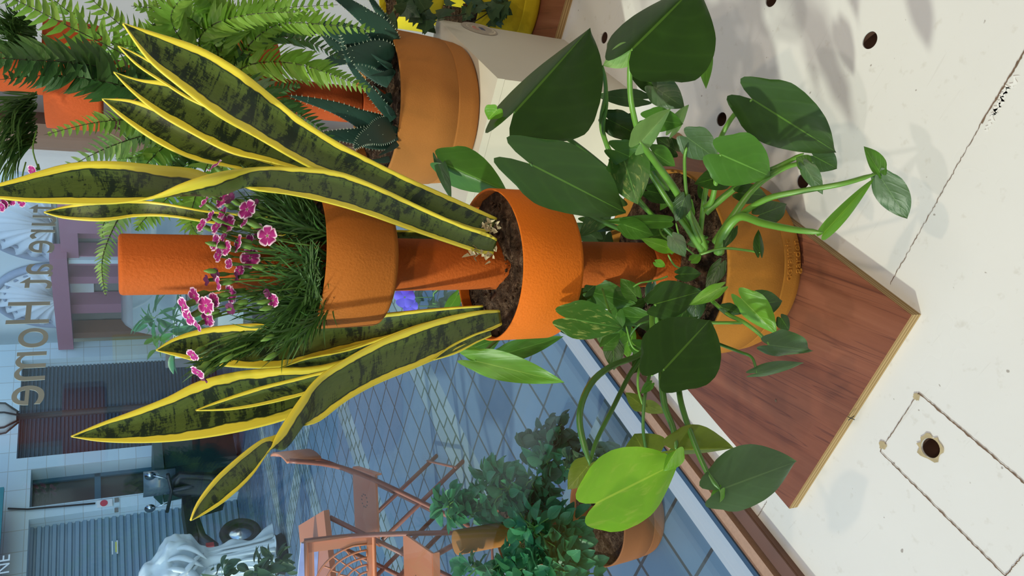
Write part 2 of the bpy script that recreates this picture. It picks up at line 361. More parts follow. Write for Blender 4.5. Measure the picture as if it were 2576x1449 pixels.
# ------------------------------------------------------------------ shop shell and window
G = -0.56                                            # street level; the white display platform is z = 0
def st_box(mb, s0, s1, t0, t1, z0, z1, mi=0): mb.box(IN((s0 + s1) / 2, (t0 + t1) / 2, (z0 + z1) / 2), ((s1 - s0) / 2, (t1 - t0) / 2, (z1 - z0) / 2), RIN, mi)
def structure(name, mat, boxes, ref=None):
    mb = MB()
    for b in boxes: st_box(mb, *b)
    o = mb.build(name, mat, None, IN(*ref) if ref else Vector((0, 0, 0))); tag(o, kind='structure'); return o
def to_st(p): return p.dot(DD), p.dot(NN)
WS = 2.12; GT = 0.965                                # end wall and glass offsets
plat = structure('floor', M['white_painted_board'], [(-2.2, WS, -0.75, 0.888, -0.03, 0.0)])
holes = [Z(x, y) for x, y in ((1520, 95), (1815, 300), (2020, 455), (2188, 101), (1940, -2), (2342, 1127))]
cut = MB()
for i, h in enumerate(holes):
    r = 0.0125 if i < 5 else 0.0135
    cut.lathe([(0, -0.06), (r, -0.06), (r, 0.03), (0, 0.03)], h, 28)
co = cut.build('hole_cutter', M['black_hole_wood']); md = plat.modifiers.new('b', 'BOOLEAN'); md.object = co; md.solver = 'EXACT'
bpy.context.view_layer.update()
dg = bpy.context.evaluated_depsgraph_get(); nm = bpy.data.meshes.new_from_object(plat.evaluated_get(dg)); plat.modifiers.clear(); plat.data = nm
bpy.data.objects.remove(co)
for p in plat.data.polygons: p.use_smooth = False
mb = MB()
for i, h in enumerate(holes):
    r = (0.0125 if i < 5 else 0.0135) - 0.0002
    mb.lathe([(r, -0.002), (r, -0.05), (0, -0.05)], h, 28)
tag(mb.build('trim_1', M['black_hole_wood']), kind='structure')
structure('trim_2', M['white_painted_board'], [(-2.2, WS, -0.78, -0.75, -0.5, 0.0)])
structure('floor_2', M['wall_lilac'], [(-2.2, WS, -2.6, -0.78, -0.52, -0.5)])
structure('wall_back', M['wall_lilac'], [(-2.2, WS, -2.65, -2.6, -0.5, 2.3)])
structure('wall_left', M['wall_lilac'], [(-2.25, -2.2, -2.6, 0.89, -0.5, 2.3)])
structure('wall_right', M['wall_lilac'], [(WS, WS + 0.05, -2.6, 1.1, -0.5, 2.3)])
structure('ceiling', M['ceiling_white'], [(-2.25, WS + 0.05, -2.65, 1.0, 2.3, 2.35)])
structure('baseboard_right', M['plinth_white'], [(WS - 0.02, WS, 0.1, 0.886, 0, 0.09)])
structure('trim_3', M['frame_brown'], [(-2.2, WS, 0.888, 0.918, -0.03, 0.012), (-2.2, WS, 0.889, 0.897, -0.03, 0.016)])
structure('trim_4', M['gasket_black'], [(-2.2, WS, 0.918, 0.926, -0.03, 0.004)])
structure('trim_5', M['frame_tan'], [(-2.2, WS, 0.926, 0.950, -0.03, 0.018)])
structure('trim_6', M['gasket_blue'], [(-2.2, WS, 0.950, 0.960, -0.03, 0.022)])
structure('trim_13', M['wall_lilac'], [(-2.2, WS, 0.971, 1.02, G, 0.006)])
structure('trim_7', M['frame_brown'], [(WS - 0.07, WS, 0.93, 1.0, 0.0, 2.3), (-2.2, WS, 0.93, 1.0, 2.2, 2.3)])
structure('window_1', M['shop_window_glass'], [(-2.2, WS - 0.06, GT - 0.004, GT + 0.004, 0.0, 2.21)])
# seams and chipped paint of the display platform
def strip(mb, a, b, w, z0=0.0, z1=0.0012, jit=0.0006, n=26):
    a = Vector((a.x, a.y, 0)); b = Vector((b.x, b.y, 0)); d = (b - a).normalized(); q = Vector((-d.y, d.x, 0)); rows = []
    for i in range(n + 1):
        p = a.lerp(b, i / n); k = w * random.uniform(0.5, 1.3); o = q * random.uniform(-jit, jit)
        rows.append([p + o - q * k / 2 + Vector((0, 0, z1)), p + o + q * k / 2 + Vector((0, 0, z1))])
    mb.grid(rows, sm=False)
mb = MB()
strip(mb, Z(2312, 988), Z(2640, 1268), 0.0022, n=60); strip(mb, Z(2215, 1135), Z(2530, 1449), 0.0018, n=60); strip(mb, Z(2312, 988), Z(2215, 1135), 0.0011, n=30)
strip(mb, Z(2530, 1449), Z(2576, 1395), 0.0016)
strip(mb, Z(2600, 95), Z(2470, 310), 0.0026, n=40); strip(mb, Z(2470, 310), Z(2240, 715), 0.0009, n=80, jit=0.001); strip(mb, Z(1900, 1310), Z(1930, 1262), 0.0008)
tag(mb.build('trim_8', M['grime_brown']), kind='structure')
def blob(c, r, n=22, jit=0.35, z=0.0014, inner=0.0):
    mb = MB(); rows = [[], []]
    for k in range(n):
        a = 2 * PI * k / n; rr = r * (1 + random.uniform(-jit, jit) * 0.6)
        rows[0].append(c + Vector((math.cos(a) * inner, math.sin(a) * inner, z))); rows[1].append(c + Vector((math.cos(a) * rr, math.sin(a) * rr, z)))
    mb.grid(rows, close=True, sm=False); return mb
b1 = blob(holes[5], 0.0185, inner=0.0136); tag(b1.build('trim_9', M['husk_tan']), kind='structure')
b1 = blob(Z(2222, 1120), 0.006); b2 = blob(Z(2307, 998), 0.005); tag(b1.build('trim_10', M['husk_tan']), kind='structure'); tag(b2.build('trim_11', M['husk_tan']), kind='structure')
mbw = MB()
for a, b in (((2560, 190), (2480, 330)), ((2535, 215), (2500, 290))):
    strip(mbw, Z(*a), Z(*b), 0.005, z1=0.001, jit=0.003, n=30)
tag(mbw.build('trim_12', M['ceiling_white']), kind='structure')
# ------------------------------------------------------------------ window lettering
tc = bpy.data.curves.new('t', 'FONT'); tc.body = 'Nature at Home'; tc.size = 0.095; tc.extrude = 0.0004; tc.space_character = 1.02
to = bpy.data.objects.new('t', tc); C.objects.link(to); bpy.context.view_layer.update()
dg = bpy.context.evaluated_depsgraph_get(); tm = bpy.data.meshes.new_from_object(to.evaluated_get(dg)); bpy.data.objects.remove(to)
w0 = max(v.co.x for v in tm.vertices)
ex = 0.775 / w0
for v in tm.vertices:                                  # narrow the letterforms
    v.co.x *= ex; v.co.y *= 1.0
base = IN(1.838, GT - 0.0052, 1.076)
LM = Matrix.Translation(base) @ Matrix((-DD, Vector((0, 0, 1)), -DD.cross(Vector((0, 0, 1))))).transposed().to_4x4()
lt = thing('window_lettering', base, 'grey letters stuck on the shop window glass, seen mirrored from inside', 'lettering')
tm.transform(LM); tm.transform(Matrix.Translation(-base))
par = list(range(len(tm.vertices)))
def find(a):
    while par[a] != a: par[a] = par[par[a]]; a = par[a]
    return a
for e in tm.edges: par[find(e.vertices[0])] = find(e.vertices[1])
isl = {}
for p in tm.polygons: isl.setdefault(find(p.vertices[0]), []).append(tuple(p.vertices))
for fs in isl.values():
    ids = sorted({i for f_ in fs for i in f_}); mp = {i: k for k, i in enumerate(ids)}
    lm = bpy.data.meshes.new('letter'); lm.from_pydata([tuple(tm.vertices[i].co) for i in ids], [], [tuple(mp[i] for i in f_) for f_ in fs]); lm.materials.append(M['letter_grey'])
    lo = bpy.data.objects.new('letter', lm); C.objects.link(lo); lo.parent = lt
# ------------------------------------------------------------------ plywood boards
def board(name, A, ang, la, lb, th, label, group=None):   # A near corner, la along (-56deg), lb along (35deg)
    root = thing(name, A, label, 'board', group)
    R = Matrix((Vector((-math.cos(ang), math.sin(ang), 0)), Vector((math.sin(ang), math.cos(ang), 0)), Vector((0, 0, -1)))).transposed()
    u = R @ Vector((1, 0, 0)); v = R @ Vector((0, 1, 0)); c = A + u * la / 2 + v * lb / 2
    m = MB(); m.box(c + Vector((0, 0, th / 2)), (la / 2, lb / 2, th / 2 - 0.0004), Matrix((u, v, Vector((0, 0, 1)))).transposed()); m.build('layered_edge', M['plywood_edge_layers'], root)
    m = MB(); m.box(c + Vector((0, 0, th)), (la / 2 - 0.001, lb / 2 - 0.001, 0.0008), Matrix((u, v, Vector((0, 0, 1)))).transposed()); m.build('face_veneer', M['reddish_plywood_face'], root)
    return root
TH = 0.019
A0 = Z(2317, 790, TH * 0.15); A0.z = 0
bd = board('plywood_board', Vector((-0.045, 0.668, 0)), math.radians(34.6), 0.386, 0.60, TH, 'reddish brown plywood board on the white platform under the near orange planter tower', 'plywood boards on the platform')
mk = MB()
for a, b in (((2132, 1048), (2150, 1056)), ((2134, 1057), (2149, 1046))):
    pa, pb = Z(*a, TH + 0.0012), Z(*b, TH + 0.0012); mk.tube([pa, pb], 0.0006, 4)
mk.build('pen_cross', M['rubber_black'], bd)
kn = blob(Z(1953, 1008, TH), 0.0022, z=0.0013, jit=0.2, inner=0.0); kn.build('wood_knot', M['grime_brown'], bd)
CB = Z(1440, 76, 0.0)
board('plywood_board', Vector((0.545, 1.592, 0)) + Vector((0.035, 0.01, 0)), math.radians(34.6), -0.42, 0.33, TH, 'reddish brown plywood board under the yellow planter tower behind the white plinth', 'plywood boards on the platform')
# ------------------------------------------------------------------ plinth
PZ = 0.33; PC = Vector((0.394, 1.287, 0))
ps, pt = to_st(PC); PW = 0.352; PL = 0.40
pl = thing('display_plinth', PC, 'white painted box plinth with a round sticker, carrying the far planter tower', 'plinth')
m = MB(); st_box(m, ps, ps + PW, pt, pt + PL, 0, PZ - 0.016); m.build('box_body', M['plinth_white'], pl)
m = MB(); st_box(m, ps - 0.001, ps + PW + 0.001, pt - 0.001, pt + PL + 0.001, PZ - 0.0152, PZ); m.build('top_panel', M['plinth_white'], pl)
sp0 = plane_hit(1206, 73, PC, NN)
def disc(mb, c, r, n=40, off=0.001, a0=0, a1=2 * PI, r0=0.0):
    rows = [[], []]
    for k in range(n + 1):
        a = a0 + (a1 - a0) * k / n; d = DD * math.cos(a) + Vector((0, 0, 1)) * math.sin(a)
        rows[0].append(c - NN * off + d * r0); rows[1].append(c - NN * off + d * r)
    mb.grid(rows, sm=False)
stk = MB(); disc(stk, sp0, 0.042); so = stk.build('round_sticker', M['sticker_grey'], pl)
q = MB(); disc(q, sp0 + DD * 0.0, 0.031, r0=0.0285, off=0.0016, a0=0.5, a1=4.6); disc(q, sp0, 0.020, r0=0.018, off=0.0016, a0=0.4, a1=3.0)
for k in range(16):
    a = 3.5 + k * 0.16; q.box(sp0 - NN * 0.0016 + (DD * math.cos(a) + Vector((0, 0, 1)) * math.sin(a)) * 0.035, (0.0013, 0.0003, 0.0028), RIN)
q.build('sticker_ring', M['sticker_cream'], so)
q = MB(); disc(q, sp0 + Vector((0, 0, 0.004)), 0.014, r0=0.006, off=0.0016, a0=0.1, a1=3.0); q.build('sticker_emblem', M['sticker_red'], so)
q = MB()
for k in range(5): q.box(sp0 - NN * 0.0017 + DD * (-0.008 + 0.004 * k) + Vector((0, 0, -0.006)), (0.0011, 0.0003, 0.005), RIN @ Matrix.Rotation(0.4, 3, 'Y'))
q.build('sticker_stripes', M['sticker_navy'], so)
# ------------------------------------------------------------------ planter towers
def soil(parent, c, r, r0, lift=0.012, n=60, name='soil', M_=None):
    rows = []; K = 26
    for i in range(K + 1):
        rr = r0 + (r - r0) * i / K; row = []
        for k in range(n):
            a = 2 * PI * k / n; p = Vector((rr * math.cos(a), rr * math.sin(a), 0))
            q = c + p
            h = (noise.noise(q * 34) * 0.007 + noise.noise(q * 95) * 0.0045) * (1 - 0.5 * (i / K) ** 3) + lift * (1 - i / K) * 0.6
            p.z = h; row.append(c + (M_ @ p if M_ else p))
        rows.append(row)
    mb = MB(); mb.grid(rows, close=True)
    for k in range(int(1800 * r)):                     # crumbs and root hairs
        a = random.uniform(0, 2 * PI); rr = random.uniform(r0 * 1.05, r * 0.95); p = Vector((rr * math.cos(a), rr * math.sin(a), lift * (1 - (rr - r0) / (r - r0)) * 0.6 + 0.002))
        p = c + (M_ @ p if M_ else p)
        if random.random() < 0.6:
            s = random.uniform(0.0008, 0.003); mb.box(p, (s, s * 0.7, s * 0.6), Matrix.Rotation(random.uniform(0, 3), 3, Vector((random.random(), random.random(), 1)).normalized()))
        else:
            d = Vector((random.uniform(-1, 1), random.uniform(-1, 1), random.uniform(-.1, .7))).normalized() * random.uniform(0.005, 0.014)
            mb.tube([p, p + d * 0.5 + Vector((0, 0, random.uniform(-0.001, 0.003))), p + d], 0.0003, 4, False)
    o = mb.build(name, M['soil'], parent); tag(o, kind='stuff'); return o
def ring_pot(name, parent, c, r, h, mat, r2=None, M_=None, wall=0.0035, soil_drop=0.016, rp=0.036):
    r2 = r2 or r; m = MB()
    prof = [(rp, 0.0), (r2 - 0.012, 0.0), (r2 - 0.006, 0.001), (r2 - 0.0015, 0.0045), (r2, 0.009), ((r + r2) / 2, h * 0.5), (r, h - 0.001), (r - 0.001, h), (r - wall + 0.001, h), (r - wall, h - 0.002), (r - wall, h * 0.5), (r2 - wall - 0.004, 0.012), (rp, 0.010)]
    m.lathe(prof, c, 96, M=M_); o = m.build(name, mat, parent)
    cc = c + (M_ @ Vector((0, 0, h - soil_drop)) if M_ else Vector((0, 0, h - soil_drop)))
    soil(o, cc, r - wall - 0.0005, rp - 0.003, 0.006, M_=M_); return o
def base_pot(parent, c, mat, sc_=1.0, name='base_pot'):
    m = MB(); s = sc_
    prof = [(0.02, 0), (0.130, 0), (0.137, 0.003), (0.1415, 0.009), (0.145, 0.022), (0.1475, 0.047), (0.1482, 0.050), (0.1472, 0.0515), (0.149, 0.053), (0.152, 0.10), (0.1545, 0.165), (0.1545, 0.168), (0.1535, 0.170), (0.1505, 0.170), (0.1495, 0.167), (0.148, 0.10), (0.135, 0.03), (0.02, 0.02)]
    m.lathe([(r * s, z * s) for r, z in prof], c, 128); o = m.build(name, mat, parent)
    soil(o, c + Vector((0, 0, 0.150 * s)), 0.1485 * s, 0.033 * s, 0.012); return o
def tower(name, c, label, group, mats, z1, z2, ztop, r1=0.109, r2=0.0888, h1=0.10, h2=0.085, tilt=None, rp=0.0355, r2b=None):
    mp, mb_, m1, m2 = mats; root = thing(name, c, label, 'planter', group)
    base_pot(root, c, mb_)
    def seg(z0, z1_, capr=0.004):
        m = MB(); m.lathe([(0, z0), (rp - 0.001, z0), (rp, z0 + 0.001), (rp, z0 + (z1_ - z0) * .33), (rp, z0 + (z1_ - z0) * .66), (rp, z1_ - capr), (rp - capr * 0.3, z1_ - capr * 0.3), (rp - capr, z1_), (0, z1_)], c, 64); return m
    seg(0.13, 0.205).build('pole_foot', mp, root); seg(0.2065, z1 + 0.001).build('pole', mp, root); seg(z1 + 0.004, z2 + 0.003).build('pole', mp, root); seg(z2 + 0.006, ztop).build('pole', mp, root)
    ring_pot('upper_pot', root, c + Vector((0, 0, z1)), r1, h1, m1)
    ring_pot('upper_pot', root, c + Vector((0, 0, z2)), r2, h2, m2, r2=r2b, M_=tilt)
    return root
TC = Vector((0.034, 0.990, TH))
tiltM = Matrix.Rotation(math.radians(3.5), 3, VD.cross(Vector((0, 0, 1))).cross(VD).normalized() if False else Vector((0, 1, 0)))
tw = tower('planter_tower', TC, 'orange clay planter tower with three round pots standing on the near plywood board', 'orange planter towers in the shop window',
      (M['orange_felt_clay'], M['ochre_pot_clay'], M['orange_bright_clay'], M['orange_pot_clay']), 0.386, 0.644, 0.955, tilt=tiltM, r2b=0.082, h1=.098, h2=.094)
T2 = Z(1208, 268, PZ); T2 = Vector((T2.x + 0.012, T2.y + 0.135, PZ))
tower('planter_tower', T2, 'orange clay planter tower with ferns and spiky aloe standing on the white plinth', 'orange planter towers in the shop window',
      (M['red_orange_clay'], M['terracotta_clay'], M['red_orange_clay'], M['red_orange_clay']), 0.372, 0.655, 0.98)
T3 = Z(1352, 40, TH); T3 = Vector((T3.x + 0.07, T3.y + 0.11, TH))
tower('planter_tower', T3, 'yellow planter tower with ivy behind the white plinth', 'yellow planter tower',
      (M['yellow_clay'],) * 4, 0.24, 0.60, 0.95)
# embossed words on the near base pot
def emboss(txt, zc, size, parent, ang0):
    tc = bpy.data.curves.new('t', 'FONT'); tc.body = txt; tc.size = size; tc.extrude = 0.0009; tc.align_x = 'CENTER'
    to = bpy.data.objects.new('t', tc); C.objects.link(to); bpy.context.view_layer.update()
    me = bpy.data.meshes.new_from_object(to.evaluated_get(bpy.context.evaluated_depsgraph_get())); bpy.data.objects.remove(to)
    for v in me.vertices:
        z = zc + v.co.y; r = 0.1450 + (z - 0.022) * 0.1
        r += v.co.z * 1.0 + 0.0001; a = ang0 + v.co.x / 0.145
        v.co = Vector((r * math.cos(a), r * math.sin(a), z))
    me.materials.append(M['ochre_pot_clay']); o = bpy.data.objects.new('embossed_word', me); C.objects.link(o); o.parent = parent
    return o
bp = [c for c in tw.children if c.name.startswith('base_pot')][0]
emboss('ceramic', 0.033, 0.021, bp, -PI / 2 + 0.02); emboss('garden', 0.013, 0.020, bp, -PI / 2 + 0.06)
# ------------------------------------------------------------------ snake plant
def px2m(px, p): return px * dep(p) / F
def snake_leaf(parent, st, name='leaf', push=0.16, n=56, thick=0.0022):
    # st rows: (x1,y1,x2,y2,D[,xm,ym])
    rows = [];
    full = [(a[0], a[1], a[2], a[3], a[4], *(a[5:7] if len(a) > 5 else ((a[0] + a[2]) / 2, (a[1] + a[3]) / 2)), a[7] if len(a) > 7 else 0.0) for a in st]
    cs = catmull(full, n); K = 13; uvs = []; Lacc = 0; prev = None
    for i, c in enumerate(cs):
        x1, y1, x2, y2, D, xm, ym, dD = c
        e1 = P(x1, y1, D + dD / 2); e2 = P(x2, y2, D - dD / 2); w = (e1 - e2).length
        mm = P(xm, ym, D) + VD * (push * w)
        ctl = mm * 2 - (e1 + e2) / 2 if True else mm
        row = []; uv = []
        if prev is not None: Lacc += ((e1 + e2) / 2 - prev).length
        prev = (e1 + e2) / 2
        for j in range(K):
            u = j / (K - 1); row.append(e1 * (1 - u) ** 2 + ctl * 2 * u * (1 - u) + e2 * u * u); uv.append((u, Lacc * 1.6 + len(st) * 0.37))
        rows.append(row); uvs.append(uv)
    mb = MB(); mb.grid(rows, uvs); return mb.build(name, M['snake_leaf'], parent, solid=thick)
SOIL2 = TH + 0.386 + 0.084
sa = thing('snake_plant', Z(1236, 610, SOIL2), 'tall yellow edged snake plant rising right of the pole in the middle pot', 'plant', 'snake plants in the middle pot')
sb = thing('snake_plant', Z(1250, 800, SOIL2), 'yellow edged snake plant leaves leaning left from the window side of the middle pot', 'plant', 'snake plants in the middle pot')
L1 = [(308, 57, 309, 60, .86), (395, 83, 372, 150, .865), (500, 117, 455, 222, .87), (600, 173, 548, 292, .875), (685, 240, 645, 346, .885), (760, 300, 735, 398, .89), (850, 357, 800, 430, .895), (950, 410, 905, 462, .9), (1050, 458, 1005, 506, .905), (1150, 502, 1105, 552, .91), (1222, 535, 1195, 580, .915), (1250, 548, 1235, 582, .92)]
snake_leaf(sa, L1)
L2 = [(296, 114, 297, 116, .96), (345, 135, 345, 165, .96), (420, 178, 415, 212, .96), (480, 212, 475, 250, .955), (560, 262, 560, 290, .95), (650, 310, 640, 335, .945), (760, 372, 745, 402, .94), (860, 425, 850, 458, .935), (960, 470, 955, 500, .935), (1100, 530, 1080, 556, .93), (1215, 560, 1195, 590, .93)]
snake_leaf(sa, L2)
L3 = [(285, 180, 286, 182, .99), (350, 199, 328, 228, .99), (430, 207, 395, 285, .985), (520, 240, 480, 335, .98), (620, 290, 580, 385, .975), (720, 350, 680, 408, .97), (840, 420, 800, 445, .96), (960, 480, 930, 505, .95), (1080, 530, 1060, 560, .945), (1190, 565, 1170, 590, .94)]
snake_leaf(sa, L3)
L4 = [(256, 248, 257, 250, 1.02), (330, 251, 305, 295, 1.015), (400, 275, 362, 338, 1.01), (480, 322, 425, 375, 1.005), (560, 362, 500, 405, 1.0), (660, 400, 610, 428, .99), (780, 440, 750, 470, .98), (920, 490, 900, 520, .96), (1060, 540, 1050, 565, .95), (1180, 575, 1170, 595, .945)]
snake_leaf(sa, L4)
L5 = [(-60, 492, -60, 478, .80), (60, 506, 30, 452, .80), (180, 513, 170, 412, .805), (290, 512, 290, 406, .81, 290, 462), (380, 497, 400, 416, .82, 385, 480, -.02), (460, 462, 490, 426, .83, 470, 486, -.05), (540, 436, 560, 456, .84, 550, 487, -.05), (640, 421, 640, 478, .85), (740, 420, 730, 490, .86), (850, 431, 830, 512, .87), (950, 468, 925, 540, .88), (1050, 515, 1030, 578, .89), (1150, 560, 1130, 612, .895), (1222, 585, 1205, 636, .90), (1250, 600, 1240, 640, .905)]
snake_leaf(sa, L5)
L6 = [(110, 533, 111, 535, 1.10), (170, 517, 165, 550, 1.10), (260, 505, 260, 556, 1.09), (350, 505, 340, 545, 1.09), (420, 512, 420, 545, 1.08), (520, 530, 510, 558, 1.07), (640, 540, 640, 580, 1.07), (780, 560, 780, 605, 1.07), (920, 575, 915, 615, 1.06), (1040, 580, 1035, 605, 1.05), (1170, 580, 1170, 612, 1.03)]
snake_leaf(sa, L6)
L7 = [(480, 1310, 479, 1309, .78), (512, 1295, 498, 1262, .785), (570, 1258, 545, 1200, .79), (632, 1200, 612, 1140, .80), (672, 1140, 660, 1105, .81, 672, 1126), (705, 1078, 690, 1095, .82, 716, 1128), (750, 1010, 740, 1075, .83, 765, 1060), (800, 950, 800, 1062, .84), (870, 903, 870, 1010, .85), (950, 860, 945, 968, .86), (1050, 820, 1035, 930, .87), (1130, 796, 1130, 888, .88), (1205, 782, 1215, 842, .89), (1256, 780, 1262, 818, .90)]
snake_leaf(sb, L7)
L8 = [(178, 1098, 179, 1099, .93), (250, 1066, 245, 1110, .93), (330, 1036, 330, 1114, .93), (420, 1000, 430, 1111, .93), (500, 960, 530, 1099, .93), (600, 935, 630, 1080, .93), (700, 926, 730, 1052, .93), (800, 922, 820, 1010, .93), (900, 895, 910, 965, .93), (1010, 850, 1020, 910, .925), (1120, 815, 1130, 860, .92), (1225, 790, 1235, 825, .92)]
snake_leaf(sb, L8)
L9 = [(492, 1032, 493, 1033, .90), (560, 1005, 590, 1030, .90), (650, 975, 700, 1010, .90), (750, 950, 790, 985, .90), (860, 920, 880, 955, .90), (980, 865, 990, 910, .905), (1110, 815, 1120, 855, .905), (1225, 788, 1232, 815, .91)]
snake_leaf(sb, L9)
L10 = [(392, 881, 393, 882, 1.06), (440, 850, 440, 895, 1.06), (510, 827, 520, 915, 1.06), (600, 816, 610, 925, 1.055), (700, 812, 715, 924, 1.05), (800, 805, 800, 900, 1.04), (900, 795, 900, 872, 1.03), (1000, 785, 1000, 846, 1.01), (1110, 775, 1110, 812, .99), (1215, 768, 1215, 795, .97)]
snake_leaf(sb, L10)
L11 = [(705, 925, 706, 926, .97), (770, 900, 790, 926, .97), (870, 880, 880, 905, .965), (960, 850, 970, 880, .96), (1070, 812, 1080, 845, .95), (1215, 782, 1220, 810, .94)]
snake_leaf(sb, L11)
L12 = [(1090, 905, 1091, 906, .87), (1130, 872, 1150, 888, .88), (1190, 842, 1200, 862, .885), (1232, 828, 1236, 846, .89)]
snake_leaf(sb, L12)
for parent, pts, D in ((sa, [(1215, 568), (1240, 575), (1262, 582)], .905), (sa, [(1180, 628), (1215, 640), (1245, 645)], .90)):
    mb = MB()
    for k in range(26):
        t = random.random(); x, y = pts[0][0] + (pts[-1][0] - pts[0][0]) * t, pts[0][1] + (pts[-1][1] - pts[0][1]) * t + random.uniform(-16, 16)
        p = P(x, y, D); d = Vector((random.uniform(-1, 1), random.uniform(-1, .3), random.uniform(-.4, 1))).normalized(); l = random.uniform(.004, .012)
        q = d.orthogonal().normalized() * random.uniform(.001, .004); mb.grid([[p - q, p + q], [p + d * l * .6 - q * .7 + q.cross(d) * .3, p + d * l * .6 + q * .7], [p + d * l, p + d * l + q * .1]])
    mb.build('dry_husk', M['husk_tan'], parent)
# ------------------------------------------------------------------ broad leaf
def heart(parent, b, t, D0, D1, w1, w2, mat, roll=0, curl=0.16, fold=0.22, wave=0.02, lobe=0.2, name='leaf', n=20, shape=(0.62, 0.42), flip=False, solid=0.0006, tipbend=0.0):
    pb = P(*b, D0); pt_ = P(*t, D1); L = (pt_ - pb).length; Y = (pt_ - pb).normalized(); V = (CAM - (pb + pt_) / 2)
    Zv = (V - Y * V.dot(Y)).normalized(); X = Y.cross(Zv)
    if roll:
        q = Matrix.Rotation(math.radians(roll), 3, Y); Zv = q @ Zv; X = q @ X
    s = dep((pb + pt_) / 2) / F; W1 = w1 * s; W2 = w2 * s; Wm = max(W1, W2)
    TB = ((0, .74), (.08, .90), (.2, 1.0), (.35, .97), (.5, .86), (.65, .68), (.8, .43), (.9, .23), (.96, .09), (1, .004))
    rnd = max(0.0, 0.62 - shape[0]) * 1.2
    def wf(u):
        for (ua, wa), (ub, wb) in zip(TB, TB[1:]):
            if u <= ub: w_ = wa + (wb - wa) * (u - ua) / (ub - ua); break
        return w_ + rnd * math.sin(PI * min(1, u)) * u
    rows = []; uvs = []; K = 15; ph = random.uniform(0, 6)
    for i in range(n + 1):
        u = i / n; u = u ** 0.9; row = []; uv = []
        for j in range(K):
            v = -1 + 2 * j / (K - 1); Wd = W1 if v > 0 else W2; ww = wf(min(u, 0.9999))
            x = v * Wd * ww; yy = u * L - lobe * L * math.sin(PI * min(1, abs(v)) ** 0.85) * (1 - u) ** 4
            z = -fold * 0 + (abs(v) ** 1.5) * ww * Wm * fold * (-1 if flip else 1)
            if Wd < Wm * 0.98: z -= math.sqrt(max(0, Wm ** 2 - Wd ** 2)) * abs(v) ** 1.4 * ww
            z -= curl * L * (u - 0.35) ** 2 * (1 if u > .35 else .5)
            z += wave * L * math.sin(9 * u + ph + v * 2) * abs(v) ** 2
            row.append(pb + Y * yy + X * x + Zv * z); uv.append(((v + 1) / 2, u))
        rows.append(row); uvs.append(uv)
    # pointed tip
    mb = MB(); mb.grid(rows, uvs)
    return mb.build(name, M[mat], parent, solid=0)
def stem(parent, pts, r0, r1=None, mat='stem_green', name='stem', n=24):
    r1 = r1 or r0; cs = catmull([(x, y, D) for x, y, D in pts], n); Q = [P(*c) for c in cs]
    m = MB(); m.tube(Q, [(r0 + (r1 - r0) * i / (n - 1)) * min(1, .3 + i * .35) for i in range(n)], 8); return m.build(name, M[mat], parent)
po = thing('pothos_plant', Z(1765, 625, TH + 0.16), 'broad leaved trailing pothos filling the bottom pot of the near tower', 'plant')
